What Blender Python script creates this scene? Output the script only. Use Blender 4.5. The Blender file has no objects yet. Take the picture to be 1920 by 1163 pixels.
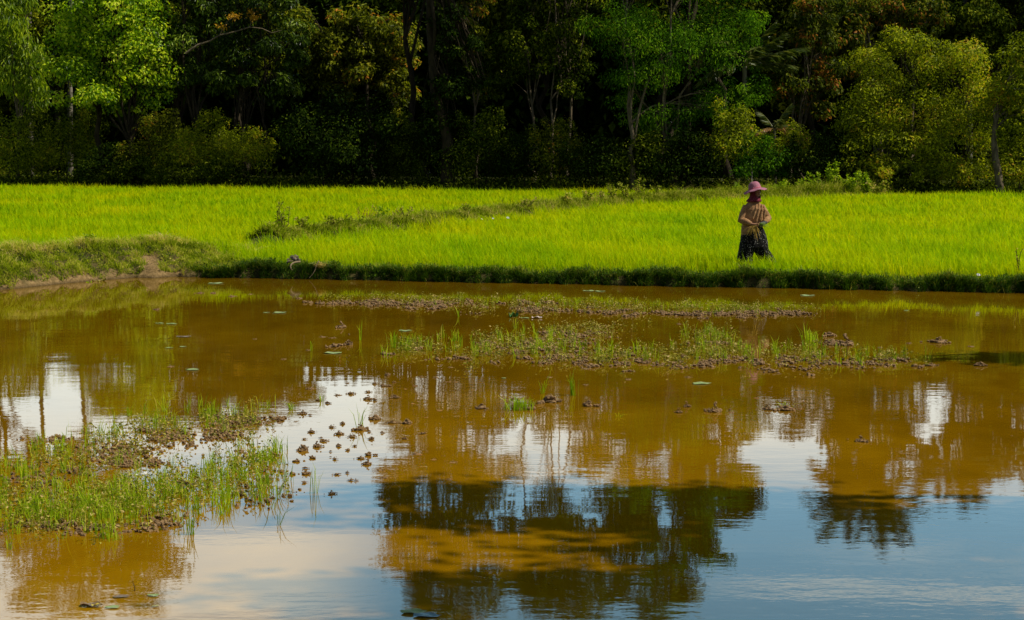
import bpy, bmesh, math, random
import numpy as np
from mathutils import Vector, Matrix, Euler

random.seed(7)
rng = np.random.default_rng(7)
scn = bpy.context.scene
COL = scn.collection
R = math.radians

# ------------------------------------------------------------------ camera
W0, H0, FPX, HORIZON, CAM_H = 1920.0, 1163.0, 3200.0, 255.0, 2.7
TILT = math.atan((H0 / 2 - HORIZON) / FPX)
cam_d = bpy.data.cameras.new('camera')
cam = bpy.data.objects.new('camera', cam_d)
COL.objects.link(cam)
cam.location = (0, 0, CAM_H)
cam.rotation_euler = (math.pi / 2 - TILT, 0, 0)
cam_d.sensor_width = 36
cam_d.lens = 36 * FPX / W0
cam_d.clip_start = 0.1
cam_d.clip_end = 3000
scn.camera = cam

def ray(px, py):
    u, v = (px - W0 / 2) / FPX, (H0 / 2 - py) / FPX
    return (u, math.cos(TILT) + v * math.sin(TILT), -math.sin(TILT) + v * math.cos(TILT))
def ground_pt(px, py, z=0.0):
    """point of the horizontal plane z that is seen at photo pixel px, py"""
    d = ray(px, py)
    t = (z - CAM_H) / d[2]
    return (d[0] * t, d[1] * t, z)
def depth_pt(px, py, Y):
    d = ray(px, py)
    t = Y / d[1]
    return np.array((d[0] * t, Y, CAM_H + d[2] * t))
def ground_np(px, py, z=0.0):
    u, v = (px - W0 / 2) / FPX, (H0 / 2 - py) / FPX
    dy = math.cos(TILT) + v * math.sin(TILT)
    dz = -math.sin(TILT) + v * math.cos(TILT)
    t = (z - CAM_H) / dz
    return u * t, dy * t

# ------------------------------------------------------------------ sun, sky
SUN_EL, SUN_AZ = R(50), R(-9)          # azimuth: 0 = +X (right of the picture), counted towards +Y (away)
to_sun = Vector((math.cos(SUN_EL) * math.cos(SUN_AZ), math.cos(SUN_EL) * math.sin(SUN_AZ), math.sin(SUN_EL)))
sl = bpy.data.lights.new('sun', 'SUN')
sl.energy = 5.0
sl.angle = R(0.5)
sl.color = (1.0, 0.93, 0.80)
so = bpy.data.objects.new('sun', sl)
COL.objects.link(so)
so.rotation_euler = to_sun.to_track_quat('Z', 'Y').to_euler()
so.location = (20, 10, 30)

class NT:
    """small helper around a node tree"""
    def __init__(s, tree):
        s.t = tree
        tree.nodes.clear()
    def n(s, kind, ins=None, **props):
        nd = s.t.nodes.new(kind)
        for k, v in props.items():
            setattr(nd, k, v)
        for k, v in (ins or {}).items():
            if hasattr(v, 'is_linked') or hasattr(v, 'is_output'):
                s.t.links.new(v, nd.inputs[k])
            else:
                nd.inputs[k].default_value = v
        return nd
    def link(s, a, b):
        s.t.links.new(a, b)
    def ramp(s, fac, stops, interp='LINEAR'):
        nd = s.t.nodes.new('ShaderNodeValToRGB')
        el = nd.color_ramp.elements
        nd.color_ramp.interpolation = interp
        while len(el) < len(stops):
            el.new(0.5)
        for e, (p, c) in zip(el, stops):
            e.position = p
            e.color = (*c, 1) if len(c) == 3 else c
        s.t.links.new(fac, nd.inputs['Fac'])
        return nd.outputs['Color']
    def mix(s, fac, a, b, mode='MIX'):
        nd = s.t.nodes.new('ShaderNodeMix')
        nd.data_type = 'RGBA'
        nd.blend_type = mode
        for sock, v in ((nd.inputs['Factor'], fac), (nd.inputs['A'], a), (nd.inputs['B'], b)):
            pass
        def put(idx, v):
            if hasattr(v, 'is_output'):
                s.t.links.new(v, nd.inputs[idx])
            else:
                nd.inputs[idx].default_value = v if not isinstance(v, tuple) or len(v) == 4 else (*v, 1)
        put(0, fac); put(6, a); put(7, b)
        return nd.outputs[2]
    def math(s, op, a, b=None, c=None, clamp=False):
        nd = s.t.nodes.new('ShaderNodeMath')
        nd.operation = op
        nd.use_clamp = clamp
        for i, v in enumerate((a, b, c)):
            if v is None: continue
            if hasattr(v, 'is_output'):
                s.t.links.new(v, nd.inputs[i])
            else:
                nd.inputs[i].default_value = v
        return nd.outputs[0]

world = bpy.data.worlds.new('World')
scn.world = world
world.use_nodes = True
w = NT(world.node_tree)
out = w.n('ShaderNodeOutputWorld')
sky = w.n('ShaderNodeTexSky', sky_type='NISHITA', sun_disc=False, sun_elevation=SUN_EL,
          sun_rotation=math.pi / 2 - SUN_AZ, altitude=20, air_density=1.2, dust_density=1.0, ozone_density=1.2)
tc = w.n('ShaderNodeTexCoord')
sep = w.n('ShaderNodeSeparateXYZ', {0: tc.outputs['Generated']})
zc = w.math('MAXIMUM', sep.outputs[2], 0.0)
zden = w.math('ADD', zc, 0.07)
cx = w.math('DIVIDE', sep.outputs[0], zden)
cy = w.math('DIVIDE', sep.outputs[1], zden)
cvec = w.n('ShaderNodeCombineXYZ', {0: cx, 1: cy, 2: 0.0})
cmap = w.n('ShaderNodeMapping', {'Vector': cvec.outputs[0], 'Location': (1.9, 0.35, 0), 'Scale': (0.55, 1.25, 1)})
cn = w.n('ShaderNodeTexNoise', {'Vector': cmap.outputs[0], 'Scale': 1.15, 'Detail': 6.0, 'Roughness': 0.5, 'Distortion': 0.2})
cmask = w.ramp(cn.outputs[0], [(0.55, (0, 0, 0)), (0.75, (1, 1, 1))], 'EASE')
# the bright bank of haze and cloud low in the sky on the far side of the field
far_side = w.math('SMOOTH_MAX', sep.outputs[1], 0.0, 0.1)
haze = w.ramp(zc, [(0.0, (1, 1, 1)), (0.165, (0.9, 0.9, 0.9)), (0.212, (0.12, 0.12, 0.12)), (0.34, (0, 0, 0))], 'EASE')
cm = w.math('MULTIPLY', cmask, w.ramp(zc, [(0.0, (1, 1, 1)), (0.3, (0.8, 0.8, 0.8)), (0.7, (0.15, 0.15, 0.15))]))
low_bank = w.math('MULTIPLY', w.ramp(w.math('ADD', w.math('MULTIPLY', sep.outputs[0], 1.0), 0.5), [(0.36, (1, 1, 1)), (0.45, (0, 0, 0))], 'EASE'),
                  w.ramp(zc, [(0.221, (0, 0, 0)), (0.233, (1, 1, 1)), (0.262, (1, 1, 1)), (0.285, (0.2, 0.2, 0.2)), (0.4, (0, 0, 0))], 'EASE'))
low_bank = w.math('MULTIPLY', low_bank, w.ramp(cn.outputs[0], [(0.25, (0.55, 0.55, 0.55)), (0.55, (1, 1, 1))]))
streak = w.math('MULTIPLY', w.ramp(w.math('ADD', sep.outputs[0], 0.5), [(0.58, (0, 0, 0)), (0.66, (1, 1, 1))], 'EASE'),
                w.ramp(w.math('ADD', zc, w.math('MULTIPLY', w.math('SUBTRACT', cn.outputs[0], 0.5), 0.03)), [(0.25, (0, 0, 0)), (0.257, (0.75, 0.75, 0.75)), (0.266, (0, 0, 0))], 'EASE'))
cov = w.math('MAXIMUM', w.math('MAXIMUM', w.math('MAXIMUM', cm, haze), low_bank), streak)
cov = w.math('MULTIPLY', cov, w.ramp(sep.outputs[1], [(0.0, (0.06, 0.06, 0.06)), (0.35, (0.12, 0.12, 0.12)), (0.85, (1, 1, 1))]))
skc = w.mix(1.0, sky.outputs[0], (0.062, 0.062, 0.062, 1), 'MULTIPLY')
low = w.ramp(sep.outputs[1], [(0.3, (0, 0, 0)), (0.85, (1, 1, 1))])
lowz = w.ramp(zc, [(0.15, (1, 1, 1)), (0.6, (0, 0, 0))])
boost = w.math('MULTIPLY', low, lowz)
skb = w.mix(boost, skc, (0.34, 0.95, 1.42, 1))
cloud_c = (1.5, 1.6, 1.5, 1)
fin = w.mix(cov, skb, cloud_c)
bg = w.n('ShaderNodeBackground', {'Color': fin, 'Strength': 1.0})
w.link(bg.outputs[0], out.inputs[0])

scn.view_settings.view_transform = 'Standard'
scn.view_settings.look = 'None'
scn.view_settings.exposure = 0
scn.render.engine = 'CYCLES'
try:
    scn.cycles.max_bounces = 5
    scn.cycles.diffuse_bounces = 2
    scn.cycles.glossy_bounces = 2
    scn.cycles.transmission_bounces = 3
    scn.cycles.caustics_reflective = False
    scn.cycles.caustics_refractive = False
except Exception:
    pass

# ------------------------------------------------------------------ materials
MATS = {}
def new_mat(name):
    m = bpy.data.materials.new(name)
    m.use_nodes = True
    MATS[name] = m
    return m, NT(m.node_tree)

def leaf_mat(name, stops, trans=0.35, rough=0.45, spec=0.3, tcol=1.25, patch=0.5, pscale=0.5):
    """stops: colour ramp over the per-leaf random value; patches make light and dark zones"""
    m, t = new_mat(name)
    o = t.n('ShaderNodeOutputMaterial')
    at = t.n('ShaderNodeAttribute', attribute_name='rnd')
    geo = t.n('ShaderNodeNewGeometry')
    nz = t.n('ShaderNodeTexNoise', {'Vector': geo.outputs['Position'], 'Scale': pscale, 'Detail': 3.0})
    f = t.math('ADD', at.outputs['Fac'], t.math('MULTIPLY', t.math('SUBTRACT', nz.outputs[0], 0.5), patch), clamp=True)
    c = t.ramp(f, stops)
    p = t.n('ShaderNodeBsdfPrincipled', {'Base Color': c, 'Roughness': rough, 'Specular IOR Level': spec})
    tr = t.n('ShaderNodeBsdfTranslucent', {'Color': t.mix(1.0, c, (tcol, tcol * 1.05, tcol * 0.55, 1), 'MULTIPLY')})
    ms = t.n('ShaderNodeMixShader', {0: trans, 1: p.outputs[0], 2: tr.outputs[0]})
    t.link(ms.outputs[0], o.inputs[0])
    return m

def bark_mat(name, c1, c2, scale=6.0):
    m, t = new_mat(name)
    o = t.n('ShaderNodeOutputMaterial')
    geo = t.n('ShaderNodeNewGeometry')
    mp = t.n('ShaderNodeMapping', {'Vector': geo.outputs['Position'], 'Scale': (1, 1, 0.35)})
    nz = t.n('ShaderNodeTexNoise', {'Vector': mp.outputs[0], 'Scale': scale, 'Detail': 5.0, 'Roughness': 0.65})
    c = t.ramp(nz.outputs[0], [(0.35, c1), (0.65, c2)])
    bp = t.n('ShaderNodeBump', {'Height': nz.outputs[0], 'Strength': 0.6, 'Distance': 0.03})
    p = t.n('ShaderNodeBsdfPrincipled', {'Base Color': c, 'Roughness': 0.9, 'Specular IOR Level': 0.1, 'Normal': bp.outputs[0]})
    t.link(p.outputs[0], o.inputs[0])
    return m

def plain_mat(name, c1, c2, scale=8.0, rough=0.8, spec=0.2, bump=0.0, coord='Object', trans=0.0):
    m, t = new_mat(name)
    o = t.n('ShaderNodeOutputMaterial')
    tcn = t.n('ShaderNodeTexCoord')
    nz = t.n('ShaderNodeTexNoise', {'Vector': tcn.outputs[coord], 'Scale': scale, 'Detail': 5.0, 'Roughness': 0.6})
    c = t.ramp(nz.outputs[0], [(0.3, c1), (0.7, c2)])
    ins = {'Base Color': c, 'Roughness': rough, 'Specular IOR Level': spec}
    if bump:
        ins['Normal'] = t.n('ShaderNodeBump', {'Height': nz.outputs[0], 'Strength': 0.8, 'Distance': bump}).outputs[0]
    p = t.n('ShaderNodeBsdfPrincipled', ins)
    sh = p.outputs[0]
    if trans:
        tr = t.n('ShaderNodeBsdfTranslucent', {'Color': c})
        sh = t.n('ShaderNodeMixShader', {0: trans, 1: sh, 2: tr.outputs[0]}).outputs[0]
    t.link(sh, o.inputs[0])
    return m

# rice: bright yellow green, self-shadowing painted in as a darker foot on each blade
def rice_mat():
    m, t = new_mat('rice_leaf')
    o = t.n('ShaderNodeOutputMaterial')
    at = t.n('ShaderNodeAttribute', attribute_name='rnd')
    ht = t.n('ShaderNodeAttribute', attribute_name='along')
    geo = t.n('ShaderNodeNewGeometry')
    mp = t.n('ShaderNodeMapping', {'Vector': geo.outputs['Position'], 'Scale': (0.35, 0.16, 0)})
    nz = t.n('ShaderNodeTexNoise', {'Vector': mp.outputs[0], 'Scale': 1.0, 'Detail': 4.0, 'Roughness': 0.6})
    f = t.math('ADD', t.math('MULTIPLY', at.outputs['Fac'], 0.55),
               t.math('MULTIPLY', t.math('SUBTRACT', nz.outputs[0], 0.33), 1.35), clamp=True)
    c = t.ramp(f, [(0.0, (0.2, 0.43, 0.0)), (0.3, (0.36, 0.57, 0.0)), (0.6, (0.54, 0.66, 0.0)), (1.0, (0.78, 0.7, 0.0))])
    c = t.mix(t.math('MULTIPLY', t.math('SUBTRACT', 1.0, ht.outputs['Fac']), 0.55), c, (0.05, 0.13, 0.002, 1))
    p = t.n('ShaderNodeBsdfPrincipled', {'Base Color': c, 'Roughness': 0.6, 'Specular IOR Level': 0.04})
    tr = t.n('ShaderNodeBsdfTranslucent', {'Color': t.mix(1.0, c, (1.35, 1.3, 0.0, 1), 'MULTIPLY')})
    ms = t.n('ShaderNodeMixShader', {0: 0.5, 1: p.outputs[0], 2: tr.outputs[0]})
    t.link(ms.outputs[0], o.inputs[0])
    return m
M_RICE = rice_mat()
M_LIME = leaf_mat('lime_leaf', [(0, (0.02, 0.06, 0.001)), (0.3, (0.13, 0.27, 0.003)), (0.55, (0.38, 0.56, 0.006)), (0.85, (0.66, 0.74, 0.02)), (1, (0.76, 0.8, 0.08))], 0.5, 0.42, 0.2, patch=0.8, pscale=0.9)  # ramp ends paint in bright leaf highlights and the dark gaps between leaves
M_MANGO = leaf_mat('drooping_leaf', [(0, (0.03, 0.07, 0.002)), (0.5, (0.2, 0.31, 0.006)), (1, (0.5, 0.58, 0.02))], 0.45, 0.4, 0.3)
M_GLOSSY = leaf_mat('glossy_leaf', [(0, (0.0060, 0.0150, 0.0010)), (0.5, (0.0330, 0.0675, 0.0020)), (0.82, (0.0900, 0.1500, 0.0060)), (1, (0.2400, 0.3150, 0.0300))], 0.25, 0.38, 0.14, patch=0.8)
M_OLIVE = leaf_mat('olive_leaf', [(0, (0.0138, 0.0230, 0.0010)), (0.4, (0.0920, 0.1150, 0.0030)), (0.8, (0.2875, 0.3105, 0.0120)), (0.95, (0.4830, 0.4140, 0.0300)), (1, (0.5750, 0.2300, 0.0300))], 0.4, 0.5, 0.08, patch=0.7)
M_DARK = leaf_mat('dark_leaf', [(0, (0.0019, 0.0050, 0.0004)), (0.5, (0.0112, 0.0263, 0.0010)), (0.85, (0.0350, 0.0650, 0.0020)), (1, (0.1000, 0.1375, 0.0080))], 0.25, 0.6, 0.03, patch=0.8)  # near black: shade inside the wood is put into the leaf colour
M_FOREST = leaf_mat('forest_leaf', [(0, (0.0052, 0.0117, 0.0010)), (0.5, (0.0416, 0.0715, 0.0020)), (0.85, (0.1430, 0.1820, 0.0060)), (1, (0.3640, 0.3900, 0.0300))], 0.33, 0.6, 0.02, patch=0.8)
M_FEATHER = leaf_mat('feathery_leaf', [(0, (0.0075, 0.0275, 0.0010)), (0.4, (0.0438, 0.1250, 0.0020)), (0.8, (0.1375, 0.3125, 0.0060)), (1, (0.3250, 0.5000, 0.0200))], 0.42, 0.5, 0.05, patch=0.8, pscale=0.6)
M_RED = leaf_mat('reddening_leaf', [(0, (0.014, 0.028, 0.001)), (0.4, (0.06, 0.09, 0.004)), (0.8, (0.19, 0.21, 0.012)), (0.88, (0.38, 0.16, 0.025)), (1, (0.5, 0.2, 0.04))], 0.4, 0.5, 0.06, patch=0.9, pscale=0.7)
M_YELLOWGREEN = leaf_mat('scrub_leaf', [(0, (0.0250, 0.0413, 0.0010)), (0.4, (0.1625, 0.2125, 0.0030)), (0.8, (0.4250, 0.4625, 0.0080)), (0.95, (0.6250, 0.6250, 0.0150)), (1, (0.6250, 0.4125, 0.0400))], 0.45, 0.5, 0.12, patch=0.9, pscale=0.7)
M_PALM = leaf_mat('palm_leaflet', [(0, (0.03, 0.05, 0.003)), (0.6, (0.09, 0.13, 0.012)), (1, (0.2, 0.2, 0.04))], 0.25, 0.35, 0.5)
M_DRYPALM = leaf_mat('dry_palm_leaflet', [(0, (0.16, 0.08, 0.02)), (1, (0.36, 0.2, 0.06))], 0.2, 0.6, 0.2)
M_BRIGHTWEED = leaf_mat('bright_weed_leaf', [(0, (0.1020, 0.1950, 0.0036)), (0.6, (0.2890, 0.4350, 0.0072)), (1, (0.5440, 0.6300, 0.0240))], 0.5, 0.5, 0.2)
M_BANK = leaf_mat('bank_grass_leaf', [(0, (0.0150, 0.0438, 0.0010)), (0.5, (0.0500, 0.1125, 0.0020)), (0.85, (0.1250, 0.2125, 0.0050)), (1, (0.3250, 0.3000, 0.0500))], 0.3, 0.6, 0.15, patch=0.4, pscale=2.5)
M_MOUND = leaf_mat('mound_grass_leaf', [(0, (0.05, 0.085, 0.002)), (0.3, (0.22, 0.3, 0.006)), (0.55, (0.42, 0.47, 0.02)), (0.75, (0.58, 0.5, 0.1)), (1, (0.7, 0.54, 0.23))], 0.45, 0.7, 0.05, patch=1.2, pscale=1.8)
M_BUND = leaf_mat('bund_weed_leaf', [(0, (0.07, 0.1, 0.002)), (0.4, (0.24, 0.31, 0.006)), (0.7, (0.42, 0.42, 0.05)), (1, (0.62, 0.47, 0.18))], 0.42, 0.6, 0.05, patch=1.2, pscale=1.2)
M_PONDGRASS = leaf_mat('pond_grass_leaf', [(0, (0.13, 0.22, 0.004)), (0.5, (0.3, 0.45, 0.006)), (0.9, (0.5, 0.6, 0.02)), (1, (0.6, 0.5, 0.08))], 0.45, 0.5, 0.12, patch=0.3, pscale=3)
M_PONDWEED = leaf_mat('pond_weed_leaf', [(0, (0.09, 0.085, 0.006)), (0.4, (0.27, 0.26, 0.016)), (0.75, (0.42, 0.37, 0.06)), (1, (0.55, 0.4, 0.16))], 0.3, 0.5, 0.15, patch=0.5, pscale=3)
M_BARK_DARK = bark_mat('dark_bark', (0.018, 0.014, 0.008), (0.05, 0.038, 0.022))
M_BARK_PALE = bark_mat('pale_bark', (0.07, 0.055, 0.032), (0.19, 0.15, 0.095))
M_BARK_PALM = bark_mat('palm_bark', (0.09, 0.08, 0.06), (0.22, 0.2, 0.15), 3.0)
M_MUD = plain_mat('mud_clod_earth', (0.07, 0.04, 0.015), (0.33, 0.21, 0.1), 45, 0.85, 0.1, 0.01)
M_SOILBARE = plain_mat('dry_soil', (0.2, 0.12, 0.05), (0.42, 0.28, 0.14), 9, 0.95, 0.05, 0.03)
M_ROOT = plain_mat('dry_root', (0.15, 0.11, 0.06), (0.26, 0.2, 0.12), 20, 0.9, 0.1)
M_PADGREEN = plain_mat('floating_leaf_green', (0.16, 0.25, 0.06), (0.4, 0.48, 0.2), 12, 0.55, 0.2, trans=0.15)
M_PADBROWN = plain_mat('floating_leaf_brown', (0.1, 0.055, 0.02), (0.26, 0.17, 0.07), 16, 0.4, 0.5)
M_PADYELLOW = plain_mat('floating_leaf_yellow', (0.3, 0.24, 0.03), (0.55, 0.45, 0.08), 14, 0.4, 0.4)
M_LITTER = plain_mat('white_litter', (0.6, 0.6, 0.57), (0.8, 0.8, 0.77), 14, 0.6, 0.3)
M_POST = plain_mat('grey_post_wood', (0.28, 0.27, 0.24), (0.5, 0.48, 0.43), 12, 0.85, 0.1)

def ground_mat():
    m, t = new_mat('ground_earth')
    o = t.n('ShaderNodeOutputMaterial')
    geo = t.n('ShaderNodeNewGeometry')
    a = t.n('ShaderNodeTexNoise', {'Vector': geo.outputs['Position'], 'Scale': 1.7, 'Detail': 6.0, 'Roughness': 0.6})
    b = t.n('ShaderNodeTexNoise', {'Vector': geo.outputs['Position'], 'Scale': 14.0, 'Detail': 5.0, 'Roughness': 0.7})
    bare = t.ramp(b.outputs[0], [(0.3, (0.12, 0.075, 0.025)), (0.7, (0.34, 0.23, 0.1))])
    mossy = t.ramp(b.outputs[0], [(0.3, (0.012, 0.02, 0.003)), (0.7, (0.05, 0.06, 0.012))])
    bt = t.n('ShaderNodeAttribute', attribute_name='bare')
    f = t.math('ADD', bt.outputs['Fac'], t.math('MULTIPLY', t.math('SUBTRACT', a.outputs[0], 0.5), 1.2), clamp=True)
    c = t.mix(f, mossy, bare)
    # wet dark line just above the water
    sx = t.n('ShaderNodeSeparateXYZ', {0: geo.outputs['Position']})
    wet = t.ramp(sx.outputs[2], [(0.0, (0.35, 0.35, 0.35)), (0.06, (1, 1, 1))])
    c = t.mix(1.0, c, wet, 'MULTIPLY')
    bp = t.n('ShaderNodeBump', {'Height': b.outputs[0], 'Strength': 1.0, 'Distance': 0.05})
    p = t.n('ShaderNodeBsdfPrincipled', {'Base Color': c, 'Roughness': 0.95, 'Specular IOR Level': 0.1, 'Normal': bp.outputs[0]})
    t.link(p.outputs[0], o.inputs[0])
    return m

def water_mat():
    m, t = new_mat('muddy_water')
    o = t.n('ShaderNodeOutputMaterial')
    geo = t.n('ShaderNodeNewGeometry')
    P = geo.outputs['Position']
    def noise(sc, mscale=(1, 1, 1), det=2.0, rough=0.5, loc=(0, 0, 0)):
        mp = t.n('ShaderNodeMapping', {'Vector': P, 'Scale': mscale, 'Location': loc})
        return t.n('ShaderNodeTexNoise', {'Vector': mp.outputs[0], 'Scale': sc, 'Detail': det, 'Roughness': rough}).outputs[0]
    # suspended silt, thicker and thinner, with a little streaking
    big = noise(0.22, (1, 0.5, 1), 4.0, 0.55)
    fine = noise(2.2, (0.7, 0.35, 1), 5.0, 0.6, (3, 1, 0))
    mid = noise(0.8, (0.6, 0.45, 1), 5.0, 0.65, (7, 3, 0))
    f = t.math('ADD', t.math('ADD', t.math('MULTIPLY', big, 0.4), t.math('MULTIPLY', mid, 0.35)), t.math('MULTIPLY', fine, 0.25))
    c = t.ramp(f, [(0.34, (0.12, 0.06, 0.0006)), (0.48, (0.2, 0.1, 0.0008)), (0.62, (0.29, 0.152, 0.0015))])
    # deeper, browner water towards the far bank
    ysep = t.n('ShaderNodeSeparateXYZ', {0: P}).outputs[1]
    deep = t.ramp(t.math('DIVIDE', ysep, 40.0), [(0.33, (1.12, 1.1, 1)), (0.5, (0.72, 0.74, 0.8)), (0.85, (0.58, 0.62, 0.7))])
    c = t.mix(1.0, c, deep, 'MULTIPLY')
    # ripples: a long low swell plus fine cat's paws that come and go
    swell = noise(1.3, (0.45, 1.0, 1), 2.0)
    rip = noise(9.0, (0.5, 1.0, 1), 3.0, 0.55, (5, 2, 0))
    area = t.ramp(noise(0.35, (0.6, 1, 1), 2.0, 0.5, (9, 4, 0)), [(0.35, (0.25, 0.25, 0.25)), (0.7, (1, 1, 1))])
    h = t.math('ADD', t.math('MULTIPLY', swell, 0.0019), t.math('MULTIPLY', t.math('MULTIPLY', rip, area), 0.0007))
    bp = t.n('ShaderNodeBump', {'Height': h, 'Strength': 1.0, 'Distance': 1.0})
    df = t.n('ShaderNodeBsdfDiffuse', {'Color': c, 'Roughness': 0.2})
    gl = t.n('ShaderNodeBsdfGlossy', {'Color': (1, 1, 1, 1), 'Roughness': 0.012, 'Normal': bp.outputs[0]})
    fr = t.n('ShaderNodeFresnel', {'IOR': 1.48, 'Normal': bp.outputs[0]})
    ms = t.n('ShaderNodeMixShader', {0: fr.outputs[0], 1: df.outputs[0], 2: gl.outputs[0]})
    t.link(ms.outputs[0], o.inputs[0])
    return m

# ------------------------------------------------------------------ object helpers
def tag(o, label=None, cat=None, group=None, kind=None):
    if label: o['label'] = label
    if cat: o['category'] = cat
    if group: o['group'] = group
    if kind: o['kind'] = kind
    return o
def link(name, me, parent=None, loc=None):
    o = bpy.data.objects.new(name, me)
    COL.objects.link(o)
    if loc is not None: o.location = loc
    if parent is not None: o.parent = parent
    return o
def empty(name, loc):
    o = bpy.data.objects.new(name, None)
    o.empty_display_size = 0.3
    COL.objects.link(o)
    o.location = loc
    return o

def np_mesh(name, V, F, mat, attrs=None, smooth=False):
    """V (n,3), F (m,k) of one polygon size; attrs: dict of per-vertex float arrays"""
    V = np.asarray(V, np.float32); F = np.asarray(F, np.int32)
    me = bpy.data.meshes.new(name)
    n, (m, k) = len(V), F.shape
    me.vertices.add(n)
    me.vertices.foreach_set('co', V.ravel())
    me.loops.add(m * k)
    me.loops.foreach_set('vertex_index', F.ravel())
    me.polygons.add(m)
    me.polygons.foreach_set('loop_start', np.arange(0, m * k, k, dtype=np.int32))
    me.polygons.foreach_set('use_smooth', np.full(m, smooth))
    for an, av in (attrs or {}).items():
        at = me.attributes.new(an, 'FLOAT', 'POINT')
        at.data.foreach_set('value', np.asarray(av, np.float32))
    me.update(calc_edges=True)
    me.materials.append(mat)
    return me

def unit(v):
    return v / (np.linalg.norm(v, axis=-1, keepdims=True) + 1e-9)

class Soup:
    """collects triangles with a per-vertex 'rnd' and 'along' value"""
    def __init__(s):
        s.V, s.F, s.r, s.a, s.n = [], [], [], [], 0
    def add(s, V, F, r, a=None):
        s.V.append(V); s.F.append(F + s.n); s.r.append(r)
        s.a.append(np.ones(len(V)) if a is None else a)
        s.n += len(V)
    def blades(s, P, h, wd, lean, bend, r):
        """grass blades from points P: height h, width wd, sideways lean (n,2), tip bend factor"""
        n = len(P)
        ang = rng.uniform(0, math.pi, n)
        side = np.stack([np.cos(ang), np.sin(ang), np.zeros(n)], 1) * (wd / 2)[:, None]
        ln = np.concatenate([lean, np.zeros((n, 1))], 1)
        up = np.zeros((n, 3)); up[:, 2] = 1
        mid = P + up * (h * 0.6)[:, None] + ln * (h * 0.45)[:, None]
        tip = P + up * (h * (1 - 0.25 * bend))[:, None] + ln * (h * (0.95 + bend * 0.6))[:, None]
        V = np.stack([P - side, P + side, mid - side * 0.85, mid + side * 0.85, tip], 1).reshape(-1, 3)
        b = (np.arange(n) * 5)[:, None]
        F = np.concatenate([b + np.array([[0, 1, 3]]), b + np.array([[0, 3, 2]]), b + np.array([[2, 3, 4]])], 0)
        s.add(V, F, np.repeat(r, 5), np.tile([0, 0, 0.6, 0.6, 1.0], n))
    def leaves(s, P, axis, L, ratio, r, fold=0.18, N=None):
        """rhombic folded leaves: start P, unit axis, length L, width = ratio*L"""
        n = len(P)
        rv = unit(rng.normal(size=(n, 3)))
        if N is not None:
            axis = unit(axis - N * np.sum(axis * N, 1, keepdims=True) * 0.85)
            rv = N
        sd = unit(np.cross(axis, rv))
        nm = np.cross(sd, axis)
        Lc = L[:, None]
        mid = P + axis * Lc * 0.45
        lf = mid + sd * Lc * ratio * 0.5 + nm * Lc * fold * ratio
        rt = mid - sd * Lc * ratio * 0.5 + nm * Lc * fold * ratio
        tip = P + axis * Lc - nm * Lc * 0.12
        V = np.stack([P, lf, tip, rt], 1).reshape(-1, 3)
        b = (np.arange(n) * 4)[:, None]
        F = np.concatenate([b + np.array([[0, 1, 2]]), b + np.array([[0, 2, 3]])], 0)
        s.add(V, F, np.repeat(r, 4), np.tile([0, 0.5, 1, 0.5], n))
    def lumps(s, P, size, squash=0.75):
        """small angular lumps (jittered icosahedra)"""
        n = len(P)
        k = 12
        j = ICO_V[None] * (1 + rng.uniform(-0.28, 0.3, (n, k, 1))) * size[:, None, None]
        j = j * np.array([1, 1, squash]) + rng.normal(0, 0.1, (n, k, 3)) * size[:, None, None]
        V = (P[:, None] + j).reshape(-1, 3)
        F = (np.arange(n)[:, None, None] * k + ICO_F[None]).reshape(-1, 3)
        s.add(V, F, np.repeat(rng.uniform(0, 1, n), k))
    def mesh(s, name, mat, origin=(0, 0, 0), smooth=False):
        V = np.concatenate(s.V) - np.asarray(origin)
        return np_mesh(name, V, np.concatenate(s.F), mat, {'rnd': np.concatenate(s.r), 'along': np.concatenate(s.a)}, smooth)

_bm = bmesh.new()
bmesh.ops.create_icosphere(_bm, subdivisions=1, radius=1)
ICO_V = np.array([v.co[:] for v in _bm.verts]); ICO_F = np.array([[v.index for v in f.verts] for f in _bm.faces])
_bm.free()

def tubes_mesh(name, paths, mat, sides=7, origin=(0, 0, 0)):
    """paths: list of (points, radii); one tapered tube for each"""
    V, F, n = [], [], 0
    ca = np.arange(sides) * 2 * math.pi / sides
    for pts, rad in paths:
        pts = np.asarray(pts, float); rad = np.asarray(rad, float)
        tg = unit(np.gradient(pts, axis=0))
        ref = np.array([0.31, 0.95, 0.05])
        for i in range(len(pts)):
            a = unit(np.cross(tg[i], ref)); b = np.cross(tg[i], a)
            V.append(pts[i] + rad[i] * (np.cos(ca)[:, None] * a + np.sin(ca)[:, None] * b))
        for i in range(len(pts) - 1):
            for k in range(sides):
                k2 = (k + 1) % sides
                F.append((n + i * sides + k, n + i * sides + k2, n + (i + 1) * sides + k2, n + (i + 1) * sides + k))
        n += len(pts) * sides
    V = np.concatenate(V) - np.asarray(origin)
    return np_mesh(name, V, np.array(F), mat, None, True)

def wavy(x, y, s=1.0, seed=0.0):
    """cheap smooth noise, about -1..1"""
    return (np.sin(x * 1.7 * s + 1.3 + seed) * np.cos(y * 2.3 * s + seed * 2) + 0.6 * np.sin(x * 4.1 * s + y * 3.3 * s + seed * 3)
            + 0.4 * np.sin(x * 9.3 * s - y * 7.1 * s + seed)) / 1.6

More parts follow.
